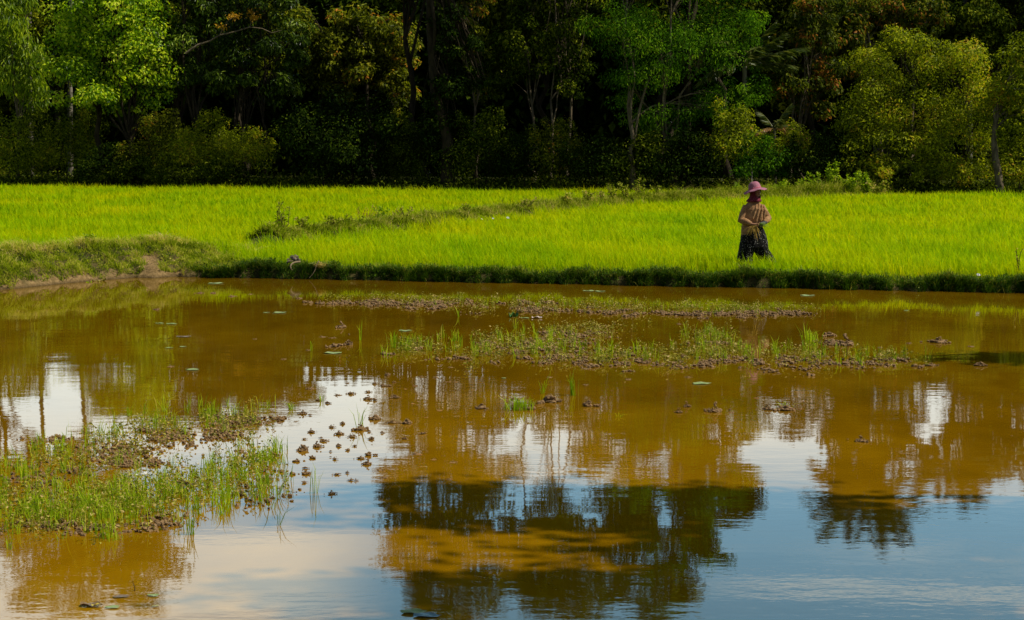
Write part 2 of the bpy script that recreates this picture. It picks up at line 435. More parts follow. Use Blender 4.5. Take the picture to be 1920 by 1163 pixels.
# ------------------------------------------------------------------ terrain
EDGE_PX = [(-900, 556), (-300, 552), (0, 545), (130, 531), (240, 522), (330, 519), (560, 523), (760, 526), (900, 530), (1100, 533), (1300, 538), (1600, 543), (1920, 550), (2300, 556), (2900, 562)]
EDGE = np.array([ground_pt(*p)[:2] for p in EDGE_PX])
def edge_y(x):
    return np.interp(x, EDGE[:, 0], EDGE[:, 1]) + 0.14 * wavy(x, x * 0.4, 1.9) + 0.1 * wavy(x, x * 0.7, 5.0, 2)
BUND_PX = [(505, 455), (600, 445), (700, 434), (800, 422), (900, 410), (1000, 399), (1100, 389), (1200, 381), (1300, 373), (1390, 367), (1500, 362), (1600, 359), (1690, 357)]
BUND = np.array([ground_pt(px, py, 0.32)[:2] for px, py in BUND_PX])
BUND[:, 1] = np.minimum(BUND[:, 1], np.linspace(40, 69.5, len(BUND)) + 3)
def bund_dist(x, y):
    """distance to the bund line and the arc position 0..1"""
    best = np.full(np.shape(x), 1e9); pos = np.zeros(np.shape(x))
    n = len(BUND) - 1
    for i in range(n):
        a, b = BUND[i], BUND[i + 1]
        d = b - a
        t = np.clip(((x - a[0]) * d[0] + (y - a[1]) * d[1]) / (d @ d), 0, 1)
        q = np.hypot(x - a[0] - d[0] * t, y - a[1] - d[1] * t)
        m = q < best
        best = np.where(m, q, best); pos = np.where(m, (i + t) / n, pos)
    return best, pos
def treeline_y(x):
    # far edge of the field: farther on the left of the picture
    return 73.5 - 0.27 * x
def mound_w(x, d):
    """0..1 weight of the raised bank on the left"""
    wx = np.clip((-4.9 - x + 0.25 * wavy(d, x, 1.2)) / 2.2, 0, 1)
    wx = wx * wx * (3 - 2 * wx)
    wd = np.clip(1 - (d - 2.3) / 1.2, 0, 1)
    return wx * wd
def ground_h(x, y):
    d = y - edge_y(x)
    bed = -0.35
    prof = np.interp(d, [-0.6, -0.08, 0.04, 0.2, 0.6, 1.6], [bed, -0.06, 0.07, 0.17, 0.18, 0.15])
    mprof = np.interp(d, [-0.6, -0.1, 0.1, 0.6, 1.4, 2.0, 3.0, 3.6], [bed, -0.05, 0.1, 0.24, 0.44, 0.56, 0.48, 0.15])
    mw = mound_w(x, np.minimum(d, 2.2))
    h = prof * (1 - mw) + mprof * mw
    h = h + np.where(d > 0.0, 0.03 * wavy(x, y, 1.6) + 0.022 * wavy(x, y, 5.0, 1), 0) * (0.5 + 1.7 * mw)
    h = h + (1 - mw) * np.where(d > 0.05, 0.075 * (wavy(x, x * 0.3, 0.8, 3) + 0.6 * wavy(x, x, 2.7, 6)) * np.exp(-((d - 0.32) / 0.35) ** 2), 0)
    bd, bp = bund_dist(x, y)
    h = h + np.where(d > 1, 0.36 * np.exp(-(bd / 0.62) ** 2), 0)
    # pond rim outside the picture: right, left and near sides
    rim = np.maximum.reduce([np.clip((x - 10.0) / 1.6, 0, 1), np.clip((-x - 12.5) / 1.6, 0, 1), np.clip((3.2 - y) / 1.8, 0, 1)])
    rim = np.where(d < 0, rim, 0)
    h = np.maximum(h, np.where(d < 0, bed + rim * 0.75 + np.where(y < 3.2, rim * 0.6, 0), h))
    # forest floor and land beyond rise a little
    fl = np.clip((y - treeline_y(x)) / 6, 0, 1)
    return h + fl * 0.25 + np.clip((y - 110) / 300, 0, 1) * 2.0

xs = np.concatenate([np.arange(-420, -60, 30), np.arange(-60, -20, 2), np.arange(-20, 20, 0.16), np.arange(20, 60, 2), np.arange(60, 421, 30)])
ys = np.concatenate([np.arange(-60, 0, 6), np.arange(0, 27, 0.6), np.arange(27, 37, 0.07), np.arange(37, 84, 0.35), np.arange(84, 130, 4), np.arange(130, 900, 40)])
GX, GY = np.meshgrid(xs, ys)
GH = ground_h(GX, GY)
nx, ny = len(xs), len(ys)
idx = np.arange(nx * ny).reshape(ny, nx)
F = np.stack([idx[:-1, :-1], idx[:-1, 1:], idx[1:, 1:], idx[1:, :-1]], -1).reshape(-1, 4)
gd = GY - edge_y(GX)
mw_ = mound_w(GX, gd)
bare = np.where((gd > -0.2) & (gd < 0.35), 0.18, 0.0) + np.where((gd < 1.0), 0.32, 0.05) * mw_
sc_px = 960 + GX / np.maximum(GY, 1) * FPX
bare = bare + np.where((np.abs(sc_px - 283) < 16) & (gd > -0.1) & (gd < 1.2), 0.9, 0) + np.where((sc_px < 345) & (gd < 0.16), 0.5, 0)
me = np_mesh('ground', np.stack([GX, GY, GH], -1).reshape(-1, 3), F, ground_mat(), {'bare': bare.ravel()}, True)
tag(link('ground', me), kind='structure')

wm = bpy.data.meshes.new('water')
wm.from_pydata([(-13.6, 1.9, 0), (11.4, 1.9, 0), (11.4, 34.2, 0), (-13.6, 34.2, 0)], [], [(0, 1, 2, 3)])
wm.materials.append(water_mat())
tag(link('water', wm), kind='structure')

# ------------------------------------------------------------------ rice
def rice():
    S = Soup()
    zones = [(29.5, 36, 430, 0.010), (36, 44, 330, 0.014), (44, 56, 230, 0.019), (56, 85, 150, 0.027)]
    for y0, y1, dens, wd in zones:
        hw0 = y1 * 0.31 + 4.5
        n = int((y1 - y0) * 2 * hw0 * dens)
        # rice stands in small hills: centres, then a few blades around each
        per = 5
        cx_ = rng.uniform(-hw0, hw0, n // per); cy_ = rng.uniform(y0, y1, n // per)
        x = np.repeat(cx_, per) + rng.normal(0, 0.035, len(cx_) * per)
        y = np.repeat(cy_, per) + rng.normal(0, 0.035, len(cx_) * per)
        d = y - edge_y(x)
        mw = mound_w(x, np.minimum(d, 2.2))
        bd, bp = bund_dist(x, y)
        half = 0.6 + 0.4 * bp
        start = 0.33 + 0.14 * wavy(x, y, 1.4, 4) + mw * 2.75
        keep = (d > start) & (np.abs(x) < y * 0.31 + 4.0) & (y < treeline_y(x) + 0.4 * wavy(x, y, 0.7)) & (bd > half + 0.12 * wavy(x, y, 2))
        x, y, d = x[keep], y[keep], d[keep]
        z = ground_h(x, y) - 0.02
        m = len(x)
        h = rng.normal(0.34, 0.075, m) * (1 + 0.2 * wavy(x, y, 0.35, 1) + 0.1 * wavy(x, y, 1.9, 5)) * np.clip(0.5 + (d - 0.3) * 0.6, 0.45, 1.0)
        h = np.clip(h, 0.1, 0.6)
        lean = rng.normal(0, 0.22, (m, 2)) + np.array([-0.07, 0.0])
        S.blades(np.stack([x, y, z], 1), h, wd * rng.uniform(0.7, 1.3, m), lean, rng.uniform(0, 0.9, m), rng.uniform(0, 1, m))
    o = link('rice', S.mesh('rice', M_RICE))
    tag(o, 'bright yellow green young rice filling the field behind the pond', 'rice', kind='stuff')
rice()

# ------------------------------------------------------------------ grass on bank, mound and bund
def bank_grass():
    S = Soup()
    n = 48000
    x = rng.uniform(-6.6, 13.5, n); d = rng.uniform(-0.06, 0.85, n) ** 1.0
    d = np.where(rng.random(n) < 0.6, rng.uniform(-0.05, 0.3, n), d * 0.75)
    y = edge_y(x) + d
    mw = mound_w(x, d)
    gap = wavy(x, y, 2.3, 9) > -0.6 - 0.8 * (d > 0.12)
    keep = (mw < 0.6) & gap
    x, y, d = x[keep], y[keep], d[keep]
    m = len(x)
    z = ground_h(x, y) - 0.01
    h = rng.uniform(0.04, 0.13, m) * np.clip(1 + 0.9 * wavy(x, y, 2.2, 3), 0.35, 2.2)
    lean = rng.normal(0, 0.42, (m, 2)) + np.stack([np.full(m, -0.05), np.where(d < 0.22, -0.4 + 0.5 * wavy(x, y, 1.5, 8), -0.05)], 1)
    r = np.clip(rng.uniform(0, 0.75, m) + np.where(d > 0.16, 0.3, -0.12) + 0.2 * wavy(x, y, 1.7, 2), 0, 1)
    r = np.where(rng.random(m) < 0.05, 1.0, r)
    S.blades(np.stack([x, y, z], 1), h, rng.uniform(0.006, 0.014, m), lean, rng.uniform(0.2, 1.2, m), r)
    for tx_ in rng.uniform(-6.2, 10.5, 95):
        q = int(rng.integers(25, 90))
        xx = tx_ + rng.normal(0, rng.uniform(0.04, 0.16), q)
        yy = edge_y(xx) + rng.uniform(0.08, 0.26, q)
        S.blades(np.stack([xx, yy, ground_h(xx, yy)], 1), rng.uniform(0.1, 0.24, q), rng.uniform(0.006, 0.012, q), rng.normal(0, 0.45, (q, 2)) + np.array([0, -0.5]), rng.uniform(0.8, 2.2, q), np.clip(rng.normal(0.6, 0.25, q), 0, 1))
    k = 9000
    i = rng.integers(0, m, k)
    ax = unit(rng.normal(size=(k, 3)) + np.array([0, -0.6, 0.3]))
    S.leaves(np.stack([x[i], y[i], z[i] + rng.uniform(0.0, 0.1, k)], 1), ax, rng.uniform(0.02, 0.06, k), 0.5, rng.uniform(0, 0.9, k))
    tag(link('bank_grass', S.mesh('bank_grass', M_BANK)), 'short dark green grass and creeping weeds on the steep pond bank', 'grass', kind='stuff')
bank_grass()

def mound_grass():
    S = Soup()
    n = 70000
    x = rng.uniform(-13.5, -4.6, n); d = rng.uniform(0.02, 3.5, n)
    y = edge_y(x) + d
    mw = mound_w(x, np.minimum(d, 2.2))
    pxx = 960 + x / y * FPX
    scar = (np.abs(pxx - 283 - 6 * wavy(x, y, 6)) < 15) & (d < 1.15)
    patch = wavy(x, y, 1.5, 2) + 0.7 * wavy(x, y, 4.0, 5)
    keep = (mw > 0.08) & ~scar & (patch > -0.9 - 0.6 * np.clip(d - 0.6, 0, 1)) & (d > 0.07 + 0.06 * wavy(x, y, 3, 1))
    x, y, d, patch = x[keep], y[keep], d[keep], patch[keep]
    m = len(x)
    z = ground_h(x, y) - 0.01
    h = rng.uniform(0.04, 0.14, m) * np.clip(1 + 0.7 * patch, 0.4, 2.4) * np.where(d > 1.5, 1.3, 1.0)
    lean = rng.normal(0, 0.55, (m, 2)) + np.array([-0.1, -0.25])
    r = np.clip(0.42 + 0.2 * wavy(x, y, 2.6, 7) + rng.normal(0, 0.2, m) + np.where(d > 1.8, 0.25, 0), 0, 1)
    S.blades(np.stack([x, y, z], 1), h, rng.uniform(0.006, 0.013, m), lean, rng.uniform(0.3, 1.4, m), r)
    k = 16000
    i = rng.integers(0, m, k)
    ax = unit(rng.normal(size=(k, 3)) + np.array([0, -0.4, 0.2]))
    S.leaves(np.stack([x[i], y[i], z[i] + rng.uniform(0.0, 0.09, k)], 1), ax, rng.uniform(0.02, 0.055, k), 0.5, np.clip(rng.normal(0.35, 0.25, k), 0, 1))
    tag(link('mound_grass', S.mesh('mound_grass', M_MOUND)), 'half dry tufted grass covering the raised earth bank at left', 'grass', kind='stuff')
mound_grass()

def bund_weeds():
    S = Soup()
    n = 75000
    t = rng.uniform(0, 1, n)
    seg = np.linspace(0, 1, len(BUND))
    bx = np.interp(t, seg, BUND[:, 0]); by = np.interp(t, seg, BUND[:, 1])
    off = rng.normal(0, 0.38 + 0.34 * t, n)
    tx = np.gradient(BUND, axis=0); tx = unit(tx)
    nxv = -np.interp(t, seg, tx[:, 1]); nyv = np.interp(t, seg, tx[:, 0])
    x = bx + nxv * off; y = by + nyv * off
    dens = wavy(x, y, 1.3, 6) + 0.6 * wavy(x, y, 0.5, 2)
    keep = (dens > -0.75) & (y < treeline_y(x) + 0.5)
    x, y, t, dens = x[keep], y[keep], t[keep], dens[keep]
    m = len(x)
    z = ground_h(x, y) - 0.01
    h = rng.uniform(0.06, 0.3, m) ** 1.0 * (0.8 + 1.0 * np.clip(t - 0.3, 0, 1)) * np.where(rng.random(m) < 0.08, 1.6, 0.9) * np.clip(1 + 0.45 * dens, 0.5, 1.8)
    lean = rng.normal(0, 0.5, (m, 2))
    r = np.clip(0.4 + 0.3 * wavy(x, y, 1.6, 3) + rng.normal(0, 0.22, m), 0, 1)
    S.blades(np.stack([x, y, z], 1), h, rng.uniform(0.010, 0.022, m), lean, rng.uniform(0.2, 1.2, m), r)
    k = 26000
    i = rng.integers(0, m, k)
    ax = unit(rng.normal(size=(k, 3)) + np.array([0, 0, 0.4]))
    zz = z[i] + rng.uniform(0, 1, k) * (0.1 + 0.3 * np.clip(t[i] - 0.4, 0, 1)) * np.clip(1 + 0.8 * dens[i], 0.3, 2.0)
    S.leaves(np.stack([x[i], y[i], zz], 1), ax, rng.uniform(0.04, 0.1, k), 0.5, np.clip(rng.normal(0.5, 0.22, k), 0, 1))
    tag(link('bund_weeds', S.mesh('bund_weeds', M_BUND)), 'olive green weeds covering the low ridge that crosses the rice field', 'weeds', kind='stuff')
bund_weeds()

def forest_floor():
    S = Soup()
    n = 26000
    x = rng.uniform(-27, 26, n); y = treeline_y(x) + rng.uniform(-0.3, 7, n)
    z = ground_h(x, y)
    h = rng.uniform(0.15, 0.55, n)
    S.blades(np.stack([x, y, z], 1), h, rng.uniform(0.02, 0.05, n), rng.normal(0, 0.5, (n, 2)), rng.uniform(0, 1, n), rng.uniform(0, 0.9, n))
    k = 30000
    x = rng.uniform(-27, 26, k); y = treeline_y(x) + rng.uniform(0.2, 6, k)
    z = ground_h(x, y) + rng.uniform(0, 0.7, k) ** 1.5
    S.leaves(np.stack([x, y, z], 1), unit(rng.normal(size=(k, 3))), rng.uniform(0.08, 0.2, k), 0.5, rng.uniform(0, 1, k))
    tag(link('undergrowth', S.mesh('undergrowth', M_FOREST)), 'dark undergrowth on the forest floor under the trees', 'undergrowth', kind='stuff')
forest_floor()

# ------------------------------------------------------------------ trees
def crown_points(C, rad, n, clump=0.34, k=None):
    """leaf start points and outward directions over sub-clumps inside one ellipsoid"""
    C = np.asarray(C); rad = np.asarray(rad)
    vol = rad[0] * rad[1] * rad[2]
    k = k or int(np.clip(14 + vol * 1.4, 16, 60))
    dirs = unit(rng.normal(size=(k, 3)))
    rr = rng.uniform(0.25, 1.0, k) ** 0.55
    cc = C + dirs * rr[:, None] * rad * 0.86
    cr = np.min(rad) * clump * rng.uniform(0.55, 1.25, k)
    wgt = cr ** 2; wgt /= wgt.sum()
    i = rng.choice(k, n, p=wgt)
    dv = unit(rng.normal(size=(n, 3)))
    q = rng.uniform(0.15, 1.0, n) ** 0.45
    P = cc[i] + dv * (cr[i] * q)[:, None] * np.array([1.25, 1.25, 0.8])
    tone = rng.uniform(-0.24, 0.24, k)[i]
    return P, dv, tone, cc

def limb(a, b, r0, r1, n=6, sag=0.12):
    a, b = np.asarray(a, float), np.asarray(b, float)
    t = np.linspace(0, 1, n)
    L = np.linalg.norm(b - a)
    off = rng.normal(0, 0.05 * L, 3)
    pts = a + (b - a) * t[:, None] + np.sin(t * math.pi)[:, None] * off + np.stack([0 * t, 0 * t, np.sin(t * math.pi) * sag * L], 1)
    pts[1:-1] += rng.normal(0, 0.018 * L, (n - 2, 3))
    return pts, r0 + (r1 - r0) * t ** 0.8

def tree(name, label, px, Y, ells, n, leaf, ratio, mat, bark, trunk_r=0.14, cat='tree', group=None, droop=0.3, stems=None,
         clump=0.34, ry=None, limbs=True, z_top=None, fit_n=True):
    """ells: crown ellipsoids (photo px, py, rx, ry) standing at depth Y; stems: photo x of each trunk"""
    s = FPX / Y
    bx = (px - W0 / 2) / s
    bz = float(ground_h(np.array([bx]), np.array([Y]))[0])
    root = empty(name, (bx, Y, bz))
    tag(root, label, cat, group)
    E = []
    for e in ells:
        C = depth_pt(e[0], e[1], Y)
        rx, rz = e[2] / s, e[3] / s
        dep = e[4] / s if len(e) > 4 else min(max(rx, rz) * 0.85, 3.2)
        C[1] += rng.uniform(-0.4, 0.4)
        E.append((C, np.array((rx, dep, rz))))
    areas = np.array([r[0] * r[2] for _, r in E]); areas /= areas.sum()
    S = Soup(); hubs = []
    for (C, r), a in zip(E, areas):
        m = int(n * a)
        P, dv, tone, cc = crown_points(C, r, m, clump)
        ax = unit(dv * 0.6 + rng.normal(0, 0.55, (m, 3)) + np.array([0, 0, -droop]))
        Nn = unit(dv * 0.75 + unit(P - C) * 0.45 + np.array([0, 0, 0.45]) + rng.normal(0, 0.42, (m, 3)))
        S.leaves(P, ax, leaf * rng.uniform(0.6, 1.3, m), ratio, np.clip(rng.uniform(0.1, 0.9, m) + tone, 0, 1), 0.18, Nn)
        hubs.append((C, r, cc))
    c_o = link('crown', S.mesh('crown', mat, (bx, Y, bz)), root)
    paths = []
    for sx in (stems or [px]):
        x0 = (sx - W0 / 2) / s
        # each stem climbs to the ellipsoid that is nearest to it sideways
        hs = sorted(hubs, key=lambda h: abs(h[0][0] - x0) + 0.15 * abs(h[0][2]))
        C0 = hs[0][0]
        base = np.array((x0, Y + rng.uniform(-0.3, 0.3), bz - 0.1))
        top = C0 + np.array((0, 0, 0.15 * hs[0][1][2]))
        if z_top: top[2] = max(top[2], z_top)
        pts, rad = limb(base, top, trunk_r, trunk_r * 0.35, 9, 0.0)
        rad[0] *= 1.35
        paths.append((pts, rad))
        if limbs:
            for h in hs[:6]:
                j = 4 + rng.integers(0, 3)
                lp, lr = limb(pts[j], h[0], rad[j] * 0.6, rad[j] * 0.25)
                paths.append((lp, lr))
                for q in rng.choice(len(h[2]), min(6, len(h[2])), replace=False):
                    paths.append(limb(lp[3], h[2][q], lr[3] * 0.5, 0.012, 5))
    link('trunk', tubes_mesh('trunk', paths, bark, 7, (bx, Y, bz)), root)
    return root

def tl(px, extra=0.0):
    """depth of the forest edge seen at photo column px"""
    u = (px - W0 / 2) / FPX
    return 73.5 / (1 + 0.27 * u) + extra

# left side
tree('broadleaf_tree', 'bright lime green bushy tree, sunlit, at left of the forest edge', 215, tl(215, 2.0),
     [(205, 95, 95, 70), (130, 140, 65, 75), (275, 110, 62, 75), (215, 15, 100, 55), (190, -35, 80, 40), (260, -30, 60, 40), (250, 180, 70, 38), (120, 60, 60, 50), (300, 165, 35, 35), (170, 185, 70, 40)],
     24000, 0.17, 0.62, M_LIME, M_BARK_DARK, 0.17, droop=0.45, stems=[205, 232, 260], clump=0.42)
tree('mango_tree', 'slim tree with long drooping yellow green leaves at the left edge', 32, tl(32, 3.0),
     [(20, 50, 42, 60), (38, 140, 36, 48), (-30, 0, 60, 60), (5, 110, 36, 50), (30, -10, 40, 40), (60, 175, 30, 36), (50, 95, 36, 40)],
     6500, 0.36, 0.2, M_MANGO, M_BARK_PALE, 0.09, droop=1.5, stems=[33], clump=0.5)
tree('tall_tree', 'tall broad tree rising behind the lime green tree, top out of the picture', 20, tl(20, 9.0),
     [(60, -320, 120, 90), (170, -340, 120, 100), (230, -410, 90, 90), (-40, -280, 90, 100), (250, -330, 50, 60), (80, -430, 150, 70), (-60, -120, 50, 80), (-20, -200, 40, 50)],
     16000, 0.32, 0.55, M_OLIVE, M_BARK_DARK, 0.25, stems=[-10], droop=0.3, clump=0.36)
tree('glossy_tree', 'dark tree with glossy leaves right of the lime green tree', 362, tl(362, 3.5),
     [(385, 70, 70, 65), (350, 130, 40, 45), (410, 140, 55, 40), (395, 10, 60, 40), (355, -25, 55, 35), (420, -30, 50, 35)],
     11000, 0.22, 0.36, M_GLOSSY, M_BARK_DARK, 0.17, droop=0.8, stems=[355, 372])
tree('glossy_tree', 'dark glossy tree on several thin trunks behind the pale scrub', 470, tl(470, 4.0),
     [(490, 70, 70, 70), (450, 130, 50, 45), (520, 150, 45, 55), (500, 5, 65, 40), (545, 80, 45, 60), (530, -35, 50, 35), (470, -30, 45, 35)],
     12000, 0.22, 0.36, M_GLOSSY, M_BARK_DARK, 0.085, droop=0.8, stems=[425, 441, 468, 488])
tree('speckled_tree', 'olive tree flecked with yellow and orange leaves, behind the dark round bush', 665, 92,
     [(600, 80, 60, 65), (670, 60, 70, 60), (740, 80, 55, 70), (650, 140, 80, 55), (745, 170, 40, 60), (560, 40, 40, 40)],
     15000, 0.25, 0.5, M_OLIVE, M_BARK_DARK, 0.18, stems=[620, 700], droop=0.4)
tree('round_bush', 'big dark round bush, deep green, left of the vine covered trunk', 640, tl(640, 1.6),
     [(640, 245, 110, 88), (560, 240, 55, 75), (705, 265, 55, 75), (640, 300, 120, 50)],
     15000, 0.15, 0.5, M_DARK, M_BARK_DARK, 0.08, cat='bush', stems=[600, 660], clump=0.4)
tree('vine_covered_tree', 'tall dark column of a tree wrapped in climbing vines', 838, tl(838, 2.0),
     [(845, 60, 42, 75), (840, 170, 48, 70), (835, 270, 58, 75), (885, 110, 26, 60), (905, 165, 16, 30), (850, -50, 55, 70),
      (800, -170, 70, 75), (880, -190, 60, 70), (770, -270, 60, 70), (850, -310, 75, 70), (735, -200, 40, 60), (820, -400, 90, 60), (940, -300, 60, 50)],
     24000, 0.16, 0.55, M_DARK, M_BARK_DARK, 0.28, stems=[840], droop=0.5, z_top=17)
tree('sunlit_vine_tree', 'slim tree whose paler olive leaves stand for the sunlit rim of the vine column', 897, tl(897, 4.0),
     [(885, 40, 34, 50), (890, 110, 28, 45), (908, 165, 22, 40), (860, -10, 40, 40), (905, -40, 36, 50)],
     4500, 0.17, 0.5, M_OLIVE, M_BARK_PALE, 0.09, stems=[893], droop=0.5)  # sunlit right rim of the vine column, given by paler leaf colour
tree('shaded_tree', 'shaded tree with a pale slender trunk behind the middle of the field', 998, tl(998, 5.0),
     [(985, 90, 70, 70), (940, 140, 42, 60), (1000, 10, 55, 55), (1020, -60, 50, 55), (960, -170, 35, 45)],
     9500, 0.18, 0.45, M_FOREST, M_BARK_PALE, 0.085, stems=[997], droop=0.5)
tree('shaded_tree', 'shaded tree with leaning pale trunk left of the tall feathery tree', 1040, tl(1040, 6.0),
     [(1060, 70, 60, 75), (1075, 140, 45, 60), (1080, -20, 60, 60), (1040, -270, 90, 70), (1000, -370, 80, 60), (1120, -120, 50, 50), (1100, -390, 90, 60)],
     14000, 0.18, 0.45, M_FOREST, M_BARK_PALE, 0.1, stems=[1037, 1060], droop=0.5)
tree('feathery_tree', 'tall green tree with fine feathery foliage behind the person', 1190, tl(1190, 1.5),
     [(1170, 60, 75, 80), (1255, 100, 70, 90), (1340, 80, 75, 85), (1395, 160, 42, 62), (1330, 200, 60, 55), (1240, 215, 65, 50), (1400, 60, 40, 60),
      (1180, 160, 50, 60), (1190, -70, 70, 60), (1300, -60, 80, 65), (1390, -40, 50, 50)],
     40000, 0.15, 0.24, M_FEATHER, M_BARK_PALE, 0.17, droop=0.7, clump=0.42, stems=[1187, 1270])
tree('tall_tree', 'tall spreading tree above the feathery tree, top out of the picture', 1300, tl(1300, 4.0),
     [(1210, -190, 80, 55), (1320, -220, 80, 60), (1400, -190, 52, 50), (1260, -320, 70, 55), (1350, -310, 50, 45), (1180, -390, 80, 60), (1330, -130, 70, 40), (1240, -440, 60, 50)],
     18000, 0.2, 0.4, M_FEATHER, M_BARK_DARK, 0.24, droop=0.4, stems=[1290])
tree('reddening_tree', 'thin trunked tree with orange young leaves right of the feathery tree', 1492, tl(1492, 5.5),
     [(1500, 45, 55, 60), (1550, 95, 45, 60), (1475, 150, 40, 50), (1540, 20, 50, 45), (1530, 180, 45, 50)],
     8500, 0.2, 0.42, M_RED, M_BARK_PALE, 0.085, stems=[1473, 1490, 1505], droop=0.6)
tree('reddening_tree', 'tree with orange leaf tips behind the big olive bush', 1665, tl(1665, 8.0),
     [(1620, 20, 55, 45), (1690, 15, 60, 45), (1740, 40, 50, 50), (1580, 90, 45, 60)],
     8500, 0.21, 0.42, M_RED, M_BARK_PALE, 0.1, stems=[1640, 1700], droop=0.5)
tree('round_bush', 'huge rounded olive green bush standing right of the person', 1720, tl(1720, 2.4),
     [(1690, 120, 95, 65), (1790, 135, 85, 65), (1625, 190, 62, 70), (1720, 215, 130, 75), (1835, 220, 55, 85), (1640, 280, 80, 60), (1760, 290, 110, 55), (1700, 80, 60, 35), (1600, 310, 50, 40), (1700, 320, 120, 28), (1820, 315, 60, 40), (1600, 240, 40, 50)],
     46000, 0.14, 0.4, M_YELLOWGREEN, M_BARK_DARK, 0.1, cat='bush', stems=[1690, 1740, 1790], clump=0.42, droop=0.1)
tree('broadleaf_tree', 'tree with a thick pale trunk at the right edge of the forest', 1873, tl(1873, 1.2),
     [(1900, 140, 50, 60), (1930, 200, 50, 60), (1895, 220, 40, 45), (1950, 90, 60, 60), (1880, 170, 30, 45)],
     9000, 0.16, 0.45, M_YELLOWGREEN, M_BARK_PALE, 0.2, stems=[1873], droop=0.4)
tree('shaded_tree', 'dark tree crown behind the thick pale trunk in the top right corner', 1850, tl(1850, 10.0),
     [(1830, 30, 60, 55), (1900, 30, 60, 60), (1860, 90, 70, 50), (1960, 0, 60, 60)],
     9000, 0.2, 0.45, M_FOREST, M_BARK_DARK, 0.15, stems=[1850], droop=0.5)

# second row: taller trees that close the wood and stand in the water's reflection
M_BACK = leaf_mat('back_row_leaf', [(0, (0.0056, 0.0126, 0.0010)), (0.5, (0.0504, 0.0728, 0.0020)), (0.85, (0.1960, 0.2240, 0.0060)), (1, (0.4760, 0.4620, 0.0300))], 0.35, 0.6, 0.02, patch=0.9, pscale=0.45)
for px, ex, lab, n, ells in (
    (300, 12, 'back row tree filling the gap right of the lime green tree', 9000, [(300, 30, 80, 70), (340, 90, 70, 70), (270, 60, 60, 80), (330, -40, 70, 50), (240, -60, 80, 45), (190, -75, 50, 35), (290, -95, 80, 35)]),
    (450, 13, 'back row tree behind the glossy trees', 9000, [(430, 20, 90, 60), (510, 40, 70, 80), (450, 110, 90, 70), (530, -40, 60, 45), (420, -50, 80, 45), (380, -95, 60, 35), (470, -90, 50, 35)]),
    (95, 13, 'back row tree behind the slim drooping tree at left', 8000, [(20, 60, 70, 90), (100, 90, 80, 80), (0, 150, 60, 60), (-60, 40, 60, 90)]),
    (800, 8, 'tall back row tree directly behind the vine covered column', 17000, [(760, -50, 70, 80), (830, -130, 90, 90), (925, -50, 50, 80), (735, -210, 48, 70), (870, -240, 90, 70), (790, -340, 90, 80), (930, -370, 110, 70), (850, -450, 120, 60)]),
    (1030, 10, 'tall back row tree behind the slender pale trunks', 15000, [(1000, 30, 90, 90), (1080, -40, 60, 70), (1140, -60, 70, 70), (1050, -330, 90, 70), (1120, -160, 50, 50), (1010, -400, 90, 50), (940, 60, 60, 80), (1060, -450, 110, 60)]),
    (1230, 9, 'tall back row tree behind the left half of the feathery tree', 15000, [(1190, 30, 90, 90), (1195, -125, 60, 50), (1250, -80, 100, 70), (1200, -250, 80, 80), (1160, -350, 80, 60), (1270, -400, 70, 60)]),
    (1370, 10, 'tall back row tree behind the right half of the feathery tree', 14000, [(1330, 40, 90, 80), (1370, -70, 70, 70), (1330, -190, 80, 70), (1400, -230, 45, 60), (1330, -300, 70, 50)]),
    (1520, 12, 'back row tree behind the orange leaved tree', 9000, [(1480, 50, 80, 80), (1560, 70, 80, 80), (1500, 140, 80, 60), (1450, -30, 50, 60), (1500, -65, 50, 50), (1560, -50, 50, 50)]),
    (1650, 13, 'back row tree left behind the huge olive bush', 15000, [(1620, 20, 80, 70), (1700, 10, 80, 70), (1610, -50, 50, 50), (1700, -70, 70, 50), (1660, 100, 100, 60), (1640, -120, 80, 55), (1590, -90, 50, 50), (1690, -130, 60, 50), (1640, -185, 75, 45)]),
    (1840, 13, 'back row tree right behind the huge olive bush', 14000, [(1800, 40, 80, 70), (1890, 20, 80, 80), (1850, -50, 70, 60), (1930, -20, 60, 90), (1820, 110, 90, 70), (1840, -110, 70, 55), (1910, -110, 60, 60), (1870, -165, 60, 40)])):
    tree('back_row_tree', lab, px, tl(px, ex), ells, n, 0.3, 0.5, M_BACK, M_BARK_DARK, 0.2, droop=0.4, clump=0.42)

